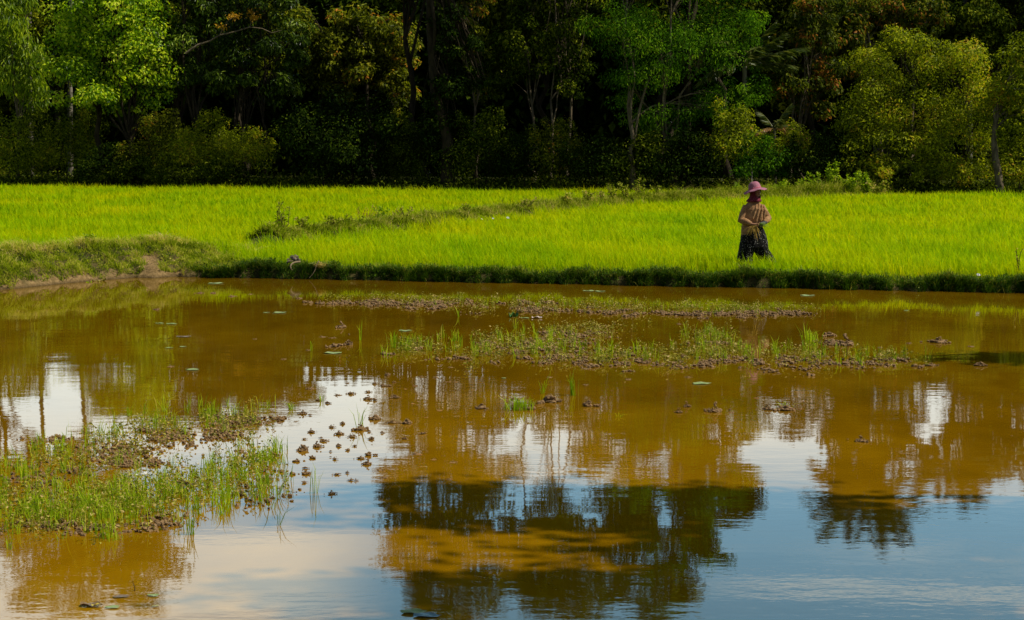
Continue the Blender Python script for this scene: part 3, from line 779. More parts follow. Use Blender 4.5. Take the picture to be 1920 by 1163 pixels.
# scrub along the foot of the forest: each bush its own object
BUSH = [
    (72, 265, 34, 62, M_FOREST, 'dim green bush between the two scrub bushes at the left edge', 3.6),
    (150, 240, 34, 60, M_FOREST, 'tall dim bush below the left side of the lime green tree', 4.2),
    (25, 275, 40, 55, M_YELLOWGREEN, 'olive scrub bush at the left edge under the drooping tree', 1.5),
    (120, 275, 45, 50, M_YELLOWGREEN, 'loose olive bush below the lime green tree', 2.4),
    (205, 305, 50, 32, M_DARK, 'low dark bush at the foot of the lime green tree', 0.9),
    (285, 275, 45, 55, M_OLIVE, 'brownish olive bush right below the lime green tree', 1.4),
    (345, 290, 42, 42, M_YELLOWGREEN, 'tangled olive bush under the glossy trees', 0.9),
    (395, 265, 48, 48, M_YELLOWGREEN, 'sunlit yellow green scrub under the glossy trees', 2.6),
    (455, 285, 48, 42, M_YELLOWGREEN, 'yellowish scrub just left of the big dark round bush', 1.9),
    (255, 320, 60, 22, M_FOREST, 'low dark green weedy bush at the field edge on the left', 0.3),
    (390, 322, 60, 20, M_FOREST, 'low weedy bush at the field edge under yellow scrub', 0.3),
    (765, 285, 32, 55, M_FOREST, 'narrow bush between the dark round bush and the vine column', 2.6),
    (900, 275, 48, 60, M_FOREST, 'dim green bush at the foot of the vine covered column', 1.8),
    (975, 300, 45, 45, M_DARK, 'dark shaded bush below the slender pale trunks', 1.2),
    (1045, 285, 36, 55, M_OLIVE, 'speckled olive bush in the middle of the forest edge', 1.3),
    (1120, 300, 50, 45, M_DARK, 'dark shaded bush left below the feathery tree', 1.0),
    (1200, 300, 50, 46, M_FOREST, 'shaded bush straight below the feathery tree', 1.1),
    (1285, 295, 50, 48, M_DARK, 'dark shaded bush right below the feathery tree', 1.0),
    (1375, 255, 42, 55, M_YELLOWGREEN, 'olive yellow scrub bush left of the grey post', 1.6),
    (1430, 300, 40, 40, M_FEATHER, 'fresh green bush behind the person beside the grey post', 1.1),
    (1480, 280, 42, 40, M_YELLOWGREEN, 'olive scrub bush under the brown dry palm frond', 1.9),
    (1545, 300, 50, 45, M_DARK, 'dark bush left of the huge olive bush', 1.2),
    (1910, 300, 45, 50, M_YELLOWGREEN, 'olive bush at the right edge beside the thick pale trunk', 1.6),
]
for px, py, rx, ry_, mt, lab, ex in BUSH:
    tree('bush', lab, px, tl(px, ex), [(px, py, rx * 1.0, ry_ * 0.95), (px - rx * 0.75, py + ry_ * 0.35, rx * 0.75, ry_ * 0.7), (px + rx * 0.75, py + ry_ * 0.2, rx * 0.75, ry_ * 0.8), (px + rx * 0.2, py - ry_ * 0.7, rx * 0.6, ry_ * 0.5)] + [(px + rng.uniform(-1.3, 1.3) * rx, py + rng.uniform(-1.1, 0.3) * ry_, rx * rng.uniform(0.12, 0.32), ry_ * rng.uniform(0.2, 0.5)) for _ in range(6)],
         int(4600 * rx * ry_ / 2200) + 900, 0.13, 0.4, mt, M_BARK_DARK, 0.03, cat='bush', group='scrub bushes along the forest edge', stems=[px - 8, px + 9], clump=0.6, droop=0.05, limbs=False)

def far_wood():
    S = Soup()
    k = 145000
    x = rng.uniform(-36, 36, k); y = rng.uniform(96, 108, k) - 0.2 * x
    top = 10.9 + 0.7 * wavy(x, y, 0.23, 5)
    z = 0.3 + rng.uniform(0, 1, k) ** 0.8 * top
    S.leaves(np.stack([x, y, z], 1), unit(rng.normal(size=(k, 3)) + np.array([0, -0.2, -0.3])), rng.uniform(0.4, 0.85, k), 0.55, rng.uniform(0, 1, k))
    tag(link('far_wood', S.mesh('far_wood', M_DARK)), 'dark mass of forest seen between the front trees', 'forest', kind='stuff')
far_wood()

# ------------------------------------------------------------------ palms
def frond_mesh(L, nleaf, arch, droop, leaf_len):
    """a palm frond along +X that rises then arches over; returns soup pieces"""
    t = np.linspace(0, 1, 12)
    pts = np.stack([L * t * (1 - 0.12 * t), 0 * t, L * (0.32 * t * (1 - arch * t))], 1)
    S = Soup()
    tt = np.repeat(np.linspace(0.16, 0.99, nleaf), 2)
    sgn = np.tile([1, -1], nleaf)
    P = np.stack([np.interp(tt, t, pts[:, i]) for i in range(3)], 1)
    ll = leaf_len * np.sin(np.clip(tt * 0.93 + 0.12, 0, 1) * math.pi) ** 0.6 + 0.1
    ax = unit(np.stack([0.55 + 0.25 * tt, sgn * (0.9 - 0.3 * tt), -droop * (0.5 + rng.uniform(0, 0.6, len(tt)))], 1) + rng.normal(0, 0.05, (len(tt), 3)))
    S.leaves(P, ax, ll * rng.uniform(0.85, 1.1, len(tt)), 0.12, rng.uniform(0, 1, len(tt)), 0.3)
    # midrib as a thin three sided tube of triangles
    rr = 0.028 * (1 - 0.85 * t)
    V = []
    for a in (0, 2.1, 4.2):
        V.append(pts + np.stack([0 * t, np.cos(a) * rr, np.sin(a) * rr], 1))
    V = np.concatenate(V); n = len(t); F = []
    for a in range(3):
        b = (a + 1) % 3
        for i in range(n - 1):
            F += [(a * n + i, b * n + i, b * n + i + 1), (a * n + i, b * n + i + 1, a * n + i + 1)]
    S.add(V, np.array(F), np.full(len(V), 0.85))
    return S
FRONDS = [frond_mesh(3.9, 46, a, d, 0.95).mesh('frond', M_PALM) for a, d in ((0.75, 0.6), (1.25, 0.9), (1.9, 1.2))]
FROND_DRY = frond_mesh(2.6, 34, 2.2, 1.3, 0.7).mesh('dry_frond', M_DRYPALM)

def palm(label, px, Y, py_crown, n_frond=17, scale=1.0, lean=0.0, trunk_r=0.15, extra=(), bark=None, group='coconut palms behind the forest edge'):
    s = FPX / Y
    top = depth_pt(px + lean, py_crown, Y)
    bx = (px - W0 / 2) / s
    bz = float(ground_h(np.array([bx]), np.array([Y]))[0])
    root = empty('coconut_palm', (bx, Y, bz))
    tag(root, label, 'palm tree', group)
    m = 40
    t = np.linspace(0, 1, m)
    loc_top = top - np.array((bx, Y, bz))
    pts = np.stack([loc_top[0] * t ** 1.6, loc_top[1] * t, loc_top[2] * t - 0.1 * (1 - t)], 1)
    rad = trunk_r * (1 - 0.35 * t) * (1 + 0.05 * (np.arange(m) % 2))
    rad[0] *= 1.5
    link('trunk', tubes_mesh('trunk', [(pts, rad)], bark or M_BARK_PALM, 10), root)
    for i in range(n_frond):
        az = i * 2.39996 + rng.uniform(-0.2, 0.2)
        lay = i / n_frond
        me = FRONDS[0 if lay < 0.35 else (1 if lay < 0.7 else 2)]
        f = link('frond', me, root, loc_top)
        f.rotation_euler = Euler((rng.uniform(-0.2, 0.2), R(-62 + 85 * lay) * 0.8, az))
        f.scale = (scale, scale, scale)
    for az, tilt, sc, dry in extra:
        f = link('frond', FROND_DRY if dry else FRONDS[0], root, loc_top)
        f.rotation_euler = Euler((0, R(tilt), R(az)))
        f.scale = (sc, sc, sc)
    return root
palm('coconut palm with a ringed grey trunk behind the slim drooping tree', 62, tl(62, 15.5), -190, lean=-8)
palm('coconut palm standing just right of the ringed grey palm trunk', 135, tl(135, 16.5), -230, lean=4)
palm('tallest coconut palm at right, over the huge olive bush', 1640, 83, -225, 28, lean=6, scale=1.0)
palm('coconut palm behind the right end of the huge olive bush', 1815, 82, -160, 24, lean=-12, scale=0.85)
palm('coconut palm near the right edge, lower than its neighbours', 1925, 80, -130, 20, lean=10, scale=0.75)
palm('short coconut palm whose frond sticks out right of the feathery tree', 1396, tl(1396, 3.3), 125, 5, scale=0.7, extra=((-14, -10, 0.86, False), (-30, -30, 0.7, False), (4, 6, 0.7, False)))
palm('short coconut palm with yellowed fronds behind the lime green tree', 330, tl(330, 4.6), 105, 6, scale=0.6, bark=M_BARK_DARK, extra=((0, -4, 0.55, True), (-12, 6, 0.5, False)))
palm('stunted young palm with a hanging brown dry frond behind the scrub', 1452, tl(1452, 3.2), 243, 5, scale=0.4, trunk_r=0.07,
     extra=((-10, -6, 0.62, True), (10, 8, 0.55, True), (200, -5, 0.4, True)))

# bare crooked branch over the glossy trees
bp_ = [depth_pt(x, y, tl(450, 2.6)) for x, y in ((372, 84), (392, 78), (412, 66), (440, 60), (468, 51), (492, 54), (510, 62), (528, 57))]
_o = (bp_[0] + np.array((-0.6, 0, -0.4)))
bp_ = [_o] + bp_
_paths = [(np.array(bp_), np.linspace(0.06, 0.012, len(bp_))), limb(bp_[3], bp_[3] + np.array((0.7, 0, 0.9)), 0.03, 0.008), limb(bp_[5], bp_[5] + np.array((0.2, 0.1, 0.8)), 0.022, 0.006)]
br = empty('bare_branch', tuple(_o))
tag(br, 'bare crooked grey branch with a few yellow leaves jutting over the glossy trees', 'branch')
link('stem', tubes_mesh('stem', _paths, M_BARK_PALE, 6, _o), br)
M_YELLOWING = leaf_mat('yellowing_leaf', [(0, (0.2, 0.13, 0.01)), (1, (0.6, 0.34, 0.02))], 0.35)
for c, k in ((bp_[3] + np.array((0.7, 0, 0.9)), 60), (bp_[5] + np.array((0.2, 0, 0.8)), 70), (bp_[4] + np.array((0.9, 0, 0.7)), 60), (bp_[3] + np.array((0.1, 0, 0.4)), 25)):
    S = Soup()
    P = c + rng.normal(0, (0.15, 0.09, 0.055), (k, 3))
    S.leaves(P, unit(rng.normal(size=(k, 3)) + np.array([0, 0, -0.8])), rng.uniform(0.12, 0.24, k), 0.35, rng.uniform(0.75, 1, k))
    link('leaf_spray', S.mesh('leaf_spray', M_YELLOWING, _o), br)

# trees on the right bank, outside the picture: their shadow lies on the near water
def py_of(z, Y):
    v = math.tan(math.atan2(z - CAM_H, Y) + TILT)
    return H0 / 2 - v * FPX
def over(sx, sy, z):
    """crown centre at height z whose shadow falls on the water at sx, sy"""
    k = z / math.tan(SUN_EL)
    return sx + k * math.cos(SUN_AZ), sy + k * math.sin(SUN_AZ), z
def bank_tree(label, X, Y, world_ells, n, r):
    s = FPX / Y
    ells = [(960 + x * s, py_of(z, Y), a * s, c * s, b * s, y) for x, y, z, a, b, c in world_ells]
    bz = float(ground_h(np.array([X]), np.array([Y]))[0])
    root = empty('shade_tree', (X, Y, bz))
    tag(root, label, 'tree')
    S = Soup(); paths = []
    top = np.array((X, Y, 6.0))
    tp, tr = limb((X, Y, bz - 0.1), top, r, r * 0.6, 8, 0.0)
    paths.append((tp, tr))
    vol = np.array([e[3] * (e[4] + 0.3) for e in world_ells]); vol = vol / vol.sum()
    for e, a in zip(world_ells, vol):
        C = np.array(e[:3]); rad = np.array(e[3:])
        m = int(n * a)
        dirs = unit(rng.normal(size=(26, 3)))
        cc = C + dirs * rng.uniform(0.1, 0.95, 26)[:, None] * rad
        i = rng.integers(0, 26, m)
        P = cc[i] + rng.normal(0, 1, (m, 3)) * np.array((0.42, 0.2, 0.25))
        S.leaves(P, unit(rng.normal(size=(m, 3)) + np.array([0, 0, -0.4])), rng.uniform(0.12, 0.24, m), 0.5, rng.uniform(0.1, 0.9, m))
        paths.append(limb(top, C, r * 0.5, 0.04, 7))
    link('crown', S.mesh('crown', M_FOREST, (X, Y, bz)), root)
    link('trunk', tubes_mesh('trunk', paths, M_BARK_DARK, 8, (X, Y, bz)), root)
bank_tree('broad shade tree on the near right bank, out of the picture, shading the water', 13.2, 10.4,
          [(*over(-0.2, 12.7, 9.6), 1.2, 0.3, 0.5), (*over(0.9, 12.35, 9.2), 0.9, 0.4, 0.7), (*over(1.45, 12.5, 9.6), 0.5, 0.45, 0.7), (*over(4.0, 11.75, 9.4), 1.4, 0.3, 0.6), (*over(2.3, 11.7, 9.4), 1.7, 0.55, 0.9), (*over(-0.2, 11.9, 9.9), 0.9, 0.16, 0.4), (*over(1.6, 10.9, 9.6), 1.4, 0.3, 0.7), (*over(0.95, 10.0, 9.6), 2.5, 0.6, 1.0), (*over(0.9, 9.0, 9.6), 2.2, 0.5, 0.8), (*over(4.2, 10.2, 9.2), 2.6, 0.9, 1.2), (*over(4.8, 11.6, 9.4), 2.4, 0.9, 1.2)], 36000, 0.22)
bank_tree('smaller shade tree farther along the right bank, out of the picture', 13.8, 22.6,
          [(*over(6.7, 20.6, 8.0), 1.5, 0.5, 0.9), (*over(8.2, 20.4, 8.2), 1.4, 0.9, 1.0)], 7000, 0.15)

# grey post among the scrub
def post():
    Y = tl(1409, 2.9)
    p = depth_pt(1409, 290, Y); q = depth_pt(1410, 240, Y)
    g = float(ground_h(np.array([p[0]]), np.array([Y]))[0])
    t = np.linspace(0, 1, 9)
    pts = np.stack([p[0] + (q[0] - p[0]) * t + 0.012 * np.sin(t * 9), Y + 0 * t, g - 0.1 + (q[2] - g + 0.1) * t], 1)
    o = link('wooden_post', tubes_mesh('wooden_post', [(pts, 0.05 * (1 - 0.2 * t)), (np.array([pts[-1], pts[-1] + (0, 0, 0.004)]), np.array([0.04, 0.001]))], M_POST, 8, (p[0], Y, g)), None, (p[0], Y, g))
    tag(o, 'thin grey upright post in the scrub behind the person', 'post')
post()

M_SPIKE = leaf_mat('seed_spike', [(0, (0.25, 0.13, 0.03)), (1, (0.5, 0.22, 0.08))], 0.3)
# ------------------------------------------------------------------ small plants on the ridge, the field edge and the bank
def sprig(name, label, cat, px, py, h, wd, mat, n_stem=6, per=16, leaf=0.07, ratio=0.5, z=None, group=None, Y=None, spikes=0, stem_mat=None):
    if Y is None:
        x, y, _ = ground_pt(px, py, 0.3 if z is None else z)
    else:
        x, y = (px - 960) / FPX * Y, Y
    g = float(ground_h(np.array([x]), np.array([y]))[0])
    root = empty(name, (x, y, g)); tag(root, label, cat, group)
    S = Soup(); paths = []
    for i in range(n_stem):
        tip = np.array((rng.normal(0, wd * 0.45), rng.normal(0, wd * 0.4), h * rng.uniform(0.6, 1.02)))
        pts, rad = limb((rng.normal(0, 0.03), rng.normal(0, 0.03), -0.03), tip, 0.012, 0.004, 6, 0.03)
        paths.append((pts, rad))
        k = per
        t = rng.uniform(0.12, 1, k)
        P = np.stack([np.interp(t, np.linspace(0, 1, 6), pts[:, j]) for j in range(3)], 1)
        S.leaves(P, unit(rng.normal(size=(k, 3)) * np.array((1, 1, 0.5)) + np.array([0, 0, 0.25])), leaf * rng.uniform(0.6, 1.3, k), ratio, rng.uniform(0.1, 1, k))
    link('foliage', S.mesh('foliage', mat), root)
    link('stem', tubes_mesh('stem', paths, stem_mat or M_BARK_DARK, 5), root)
    for i in range(spikes):
        T = Soup()
        b = np.array((rng.normal(-wd * 0.6, wd * 0.5), rng.normal(0, 0.1), h * rng.uniform(0.2, 0.4)))
        e = b + np.array((rng.normal(0, 0.1), 0, h * rng.uniform(0.5, 0.8)))
        k = 34
        t = rng.uniform(0, 1, k)
        T.leaves(b + (e - b) * t[:, None], unit(rng.normal(size=(k, 3)) + np.array([0, 0, 1.5])), rng.uniform(0.02, 0.05, k), 0.5, rng.uniform(0, 1, k))
        link('seed_spike', T.mesh('seed_spike', M_SPIKE), root)
    return root
sprig('weed_shrub', 'small dark leafy weed standing at the left end of the field ridge', 'plant', 528, 452, 0.72, 0.2, M_BUND, 7, 24, 0.09)
sprig('weed_shrub', 'low dark weed sprawling on the left tip of the field ridge', 'plant', 512, 456, 0.28, 0.3, M_BUND, 6, 16, 0.08)
sprig('weed_shrub', 'leafy green weed with reddish seed spikes on the field ridge', 'plant', 712, 424, 0.66, 0.34, M_BRIGHTWEED, 10, 24, 0.1, spikes=10)
sprig('weed_shrub', 'tiny upright sprout on the field ridge right of the red spiked weed', 'plant', 824, 411, 0.24, 0.1, M_BUND, 3, 12, 0.08)
sprig('weed_shrub', 'bright green weed bush just left of the person hat', 'plant', 1381, 369, 0.72, 0.26, M_BRIGHTWEED, 9, 34, 0.11, Y=66)
for px, py, hh, ww, lab in ((1441, 366, 0.45, 0.3, 'weed bush right beside the person hat at the field edge'), (1468, 363, 0.62, 0.28, 'upright bright weed bush second right of the person hat'),
                            (1502, 361, 0.7, 0.4, 'wide bright weed bush at the far field edge left of the tallest weed stems'), (1531, 360, 0.78, 0.35, 'bright weed bush under the first tall weed stem'),
                            (1556, 359, 1.02, 0.3, 'tallest bright weed with upright stems at the far field edge'), (1590, 358, 0.72, 0.42, 'bright weed bush right of the tallest weed stems'),
                            (1622, 357, 0.95, 0.22, 'narrow tall bright weed stem right of the wide weed bushes'), (1646, 357, 0.6, 0.36, 'last low weed bush at the right end of the row')):
    sprig('weed_shrub', lab, 'plant', px, py, hh * 1.3, ww * 1.25, M_BRIGHTWEED if px != 1646 else M_BUND, 12, 44, 0.12, Y=max(66.0, 70 - (px - 1441) * 0.012), group='bright weed bushes at the far field edge')
for px, hh in ((1060, 0.35), (1100, 0.45), (1128, 0.4), (1148, 0.6), (1172, 0.66), (1196, 0.75), (1230, 0.55), (1262, 0.5), (1300, 0.45), (1335, 0.5)):
    sprig('ridge_weed', 'loose leafy weed clump on the far part of the field ridge', 'plant', px, np.interp(px, [p[0] for p in BUND_PX], [p[1] for p in BUND_PX]) + 2, hh, 0.32, M_BUND, 8, 26, 0.09, group='leafy weed clumps along the ridge')
for px, hh in ((570, 0.3), (625, 0.34), (655, 0.28), (760, 0.36), (870, 0.32), (985, 0.34)):
    sprig('ridge_weed', 'low olive weed clump on the near part of the field ridge', 'plant', px, np.interp(px, [p[0] for p in BUND_PX], [p[1] for p in BUND_PX]) + 2, hh, 0.3, M_BUND, 8, 20, 0.08, group='low weed clumps along the near ridge')
sprig('weed_shrub', 'thin dark weed stem standing on the bank at the right edge', 'plant', 1911, 514, 0.62, 0.08, M_BUND, 3, 16, 0.045, z=0.25)
sprig('weed_shrub', 'yellow green leafy weed on top of the raised earth bank', 'plant', 166, 462, 0.24, 0.16, M_BRIGHTWEED, 7, 20, 0.07, z=0.55)
for k_, (px, py, zz) in enumerate(((170, 478, 0.5), (176, 496, 0.32), (180, 512, 0.15))):
    sprig('creeping_weed', ('yellow creeping weed high on the earth bank face', 'yellow creeping weed halfway down the earth bank', 'yellow creeping weed low by the water on the earth bank')[k_], 'plant', px, py, 0.1, 0.22, M_PONDWEED if k_ else M_BRIGHTWEED, 6, 16, 0.05, z=zz)

# clod, bare roots and litter on the bank
def lump_mesh(name, n, spread, size, squash, mat):
    S = Soup()
    P = rng.normal(0, 1, (n, 3)) * np.array((spread, spread * 0.8, spread * 0.22))
    P[:, 2] = np.abs(P[:, 2]) * 2.6 * np.clip(1.5 - 0.8 * np.hypot(P[:, 0], P[:, 1]) / spread, 0.1, 1.6) 
    S.lumps(P, rng.uniform(0.55, 1.25, n) * size, squash)
    S.lumps(np.array([[0, 0, 0.0], [spread * 0.6, 0, 0], [-spread * 0.6, 0.2 * spread, 0]]), np.array([1.3, 1.0, 1.0]) * spread, 0.4)
    return S.mesh(name, mat)
def bank_pos(px, d):
    x = (px - 960) / FPX * 32.0
    y = float(edge_y(np.array([x]))[0]) + d
    x = (px - 960) / FPX * y
    return x, y, float(ground_h(np.array([x]), np.array([y]))[0])
x, y, z = bank_pos(551, 0.5)
o = link('earth_clod', lump_mesh('earth_clod', 12, 0.05, 0.055, 0.9, plain_mat('grey_earth', (0.05, 0.04, 0.03), (0.2, 0.16, 0.12), 14, 0.95, 0.1, 0.02)), None, (x, y, z + 0.12))
tag(o, 'dark grey clod of earth sitting on the grassy pond bank', 'clod')
def root_obj(label, pts, r):
    pts = np.array(pts, float); o0 = pts[0].copy()
    t = np.linspace(0, 1, 18); s0 = np.linspace(0, 1, len(pts))
    sm = np.stack([np.interp(t, s0, pts[:, j]) for j in range(3)], 1)
    for _ in range(3):
        sm[1:-1] = (sm[:-2] + sm[1:-1] * 2 + sm[2:]) / 4
    o = link('dry_root', tubes_mesh('dry_root', [(sm, r * (1 - 0.55 * t))], M_ROOT, 7, o0), None, tuple(o0))
    return tag(o, label, 'root', 'bare roots on the pond bank')
x, y, z = bank_pos(546, 0.12)
root_obj('pale thick root bending out of the bank under the dark clod', [(x + 0.14, y + 0.14, 0.3), (x + 0.04, y + 0.02, 0.3), (x - 0.01, y - 0.06, 0.26), (x - 0.015, y - 0.1, 0.2), (x + 0.02, y - 0.1, 0.16)], 0.022)
root_obj('short pale root tip lying left above the bent root', [(x - 0.1, y + 0.1, 0.29), (x - 0.03, y, 0.315), (x + 0.03, y + 0.0, 0.33)], 0.022)
x, y, z = bank_pos(592, 0.1)
root_obj('thin curved root arching down to the water right of the clod', [(x + 0.04, y + 0.05, 0.33), (x + 0.015, y - 0.08, 0.27), (x, y - 0.15, 0.18), (x - 0.06, y - 0.19, 0.08), (x - 0.12, y - 0.2, 0.02)], 0.012)
S = Soup(); k = 220
P = np.array((0, 0, 0.02)) + rng.normal(0, (0.055, 0.04, 0.02), (k, 3))
S.blades(P, rng.uniform(0.06, 0.16, k), np.full(k, 0.008), rng.normal(0, 0.5, (k, 2)) + np.array((0.15, -0.9)), rng.uniform(1, 2.2, k), rng.uniform(0.7, 1, k))
o = link('straw_tuft', S.mesh('straw_tuft', M_MOUND), None, (x + 0.05, y + 0.08, z + 0.05))
tag(o, 'tuft of dry straw hanging over the bank above the curved root', 'straw')

def litter(label, px, py, z, s):
    x, y, _ = ground_pt(px, py, z)
    bm = bmesh.new()
    g = 7
    vs = [[bm.verts.new((s * (i / (g - 1) - 0.5) * rng.uniform(0.85, 1.1), s * 0.8 * (j / (g - 1) - 0.5), s * 0.3 * abs(math.sin(i * 1.9 + j * 1.3)) + rng.uniform(0, s * 0.15))) for j in range(g)] for i in range(g)]
    for i in range(g - 1):
        for j in range(g - 1):
            if (i, j) in ((0, 0), (g - 2, g - 2), (0, g - 2)): continue
            bm.faces.new((vs[i][j], vs[i + 1][j], vs[i + 1][j + 1], vs[i][j + 1]))
    me = bpy.data.meshes.new('litter_scrap'); bm.to_mesh(me); bm.free(); me.materials.append(M_LITTER)
    o = link('litter_scrap', me, None, (x, y, z + 0.02))
    o.rotation_euler = (R(35), R(rng.uniform(-15, 15)), R(rng.uniform(0, 90)))
    tag(o, label, 'litter', 'white scraps of litter')
litter('small white scrap lying on the bank near the right edge', 1834, 519, 0.3, 0.07)
litter('white scrap on the field ridge, largest and rightmost of three', 952, 411, 0.46, 0.085)
litter('white scrap on the field ridge, middle of three', 924, 412, 0.46, 0.06)
litter('white scrap on the field ridge, leftmost of three', 903, 413, 0.46, 0.055)

# ------------------------------------------------------------------ weeds and mud standing in the pond
def blob_sample(blobs, n):
    """image-plane blobs (cx, cy, rx, ry, weight) -> water points seen there"""
    wt = np.array([b[4] for b in blobs], float); wt /= wt.sum()
    i = rng.choice(len(blobs), n, p=wt)
    B = np.array([b[:4] for b in blobs])[i]
    a = rng.uniform(0, 2 * math.pi, n); q = rng.uniform(0, 1, n) ** 0.6
    px = B[:, 0] + np.clip(rng.normal(0, 0.52, n), -1.5, 1.5) * B[:, 2]; py = B[:, 1] + np.clip(rng.normal(0, 0.52, n), -1.5, 1.5) * B[:, 3]
    x, y = ground_np(px, py)
    return x, y

def hills(x, y, n, spread):
    """gather points into tufts around n of them"""
    k = rng.integers(0, len(x), n)
    i = rng.integers(0, n, len(x))
    return x[k][i] + rng.normal(0, spread, len(x)), y[k][i] + rng.normal(0, spread * 1.3, len(x))

def pond_patch(label_g, label_w, label_m, grass, weeds, mud, ng, nw, nm, gh, gw, lf, lump, tuft):
    S = Soup()
    x, y = blob_sample(grass, ng)
    x, y = hills(x, y, max(6, ng // tuft), 0.02)
    h = rng.uniform(0.45, 1.15, ng) * gh
    S.blades(np.stack([x, y, np.full(ng, -0.02)], 1), h, rng.uniform(0.7, 1.3, ng) * gw, rng.normal(0, 0.2, (ng, 2)), rng.uniform(0, 1.1, ng), rng.uniform(0, 1, ng))
    tag(link('emergent_grass', S.mesh('emergent_grass', M_PONDGRASS)), label_g, 'grass', kind='stuff')
    S = Soup()
    x, y = blob_sample(weeds, nw)
    x, y = hills(x, y, max(6, nw // 14), 0.035)
    z = rng.uniform(0, 1, nw) ** 1.2 * lf * 3.4
    S.leaves(np.stack([x, y, z], 1), unit(rng.normal(size=(nw, 3)) * np.array((1, 1, 0.45))), lf * rng.uniform(0.6, 1.3, nw), 0.55, rng.uniform(0, 1, nw))
    k = nw // 6
    S.blades(np.stack([x[:k], y[:k], np.full(k, -0.01)], 1), z[:k] + 0.02, np.full(k, lf * 0.12), rng.normal(0, 0.12, (k, 2)), np.zeros(k), rng.uniform(0.2, 0.7, k))
    tag(link('water_weeds', S.mesh('water_weeds', M_PONDWEED)), label_w, 'weeds', kind='stuff')
    S = Soup()
    x, y = blob_sample(mud, nm)
    x, y = hills(x, y, max(5, nm // 11), 0.055)
    sz = rng.uniform(0.35, 1.3, nm) * lump
    S.lumps(np.stack([x, y, rng.uniform(-0.3, 0.9, nm) * lump], 1), sz)
    tag(link('mud_crumbs', S.mesh('mud_crumbs', M_MUD)), label_m, 'mud', kind='stuff')

LG = [(60, 950, 130, 55, 1.4), (200, 940, 120, 60, 1.4), (330, 925, 100, 50, 1.1), (430, 890, 80, 45, 0.9), (500, 870, 45, 45, 0.7), (120, 970, 150, 32, 1.1),
      (40, 880, 60, 30, 0.45), (110, 850, 70, 22, 0.35), (190, 820, 60, 20, 0.35), (300, 800, 90, 24, 0.5), (400, 785, 60, 20, 0.35), (470, 770, 40, 14, 0.2), (440, 935, 90, 30, 0.5)]
LW = [(90, 960, 150, 45, 1.4), (230, 945, 110, 50, 1.2), (350, 915, 90, 40, 0.8), (470, 880, 70, 40, 0.6), (100, 870, 110, 25, 0.5), (230, 840, 100, 30, 0.5), (320, 810, 110, 24, 0.6), (450, 790, 50, 22, 0.3)]
LM = [(60, 895, 80, 22, 0.7), (210, 850, 80, 22, 0.9), (250, 870, 50, 12, 0.8), (330, 815, 80, 22, 0.9), (415, 815, 30, 20, 0.9), (445, 790, 60, 16, 0.8), (120, 990, 130, 10, 0.8), (290, 980, 60, 10, 0.5),
      (490, 890, 60, 40, 0.6), (100, 830, 40, 10, 0.3), (500, 935, 50, 20, 0.3)]
pond_patch('green grass shoots growing in the water at lower left', 'small leafy weeds among the grass shoots at lower left', 'crumbled dark mud among the grass shoots at lower left',
           LG, LW, LM, 4300, 6500, 2000, 0.18, 0.0055, 0.03, 0.017, 7)
MG = [(760, 655, 50, 18, 0.6), (900, 650, 90, 26, 1.0), (1000, 645, 100, 28, 1.0), (1110, 665, 90, 18, 0.5), (1180, 668, 80, 20, 0.7), (1330, 635, 60, 18, 0.6), (1400, 662, 90, 22, 0.8), (1520, 650, 30, 22, 0.4), (1620, 672, 90, 14, 0.5)]
MW = [(780, 660, 60, 16, 0.8), (900, 655, 100, 26, 1.3), (1020, 650, 110, 30, 1.5), (1090, 622, 80, 10, 0.5), (1140, 625, 60, 12, 0.4), (1110, 672, 100, 16, 0.8), (1230, 670, 110, 20, 1.3), (1340, 635, 60, 18, 0.9), (1380, 665, 110, 20, 1.2), (1500, 668, 100, 18, 1.0), (1640, 676, 90, 12, 0.8)]
MM = [(900, 664, 180, 18, 0.9), (1080, 662, 120, 20, 0.9), (1090, 628, 70, 8, 0.5), (1250, 680, 140, 16, 1.0), (1420, 680, 160, 15, 1.0), (1620, 682, 120, 11, 0.8), (1000, 645, 120, 16, 0.6), (1340, 645, 50, 8, 0.4), (1560, 640, 40, 12, 0.3)]
pond_patch('thin grass shoots in the long weedy strip in mid pond', 'pale olive weeds in the long strip in mid pond', 'mud crumbs along the weedy strip in mid pond',
           MG, MW, MM, 1300, 6000, 2000, 0.22, 0.007, 0.034, 0.021, 7)
FG = [(900, 572, 120, 10, 0.6), (1080, 572, 90, 10, 0.8), (1250, 578, 120, 10, 1.0), (1400, 582, 110, 8, 0.8)]
FW = [(680, 566, 80, 6, 0.7), (800, 568, 80, 9, 0.9), (950, 575, 110, 12, 1.2), (1120, 578, 120, 12, 1.4), (1290, 582, 120, 10, 1.4), (1440, 583, 90, 8, 1.0)]
FM = [(690, 569, 90, 6, 1.0), (820, 572, 70, 7, 0.8), (980, 582, 90, 8, 0.7), (1150, 586, 110, 6, 0.8), (1320, 590, 110, 5, 1.0), (1460, 588, 80, 5, 1.0), (1000, 568, 60, 4, 0.3)]
pond_patch('sparse grass blades in the far muddy strip near the bank', 'brownish weeds in the far muddy strip near the bank', 'mud crumbs in the far muddy strip near the bank',
           FG, FW, FM, 420, 3800, 1800, 0.14, 0.008, 0.034, 0.024, 6)

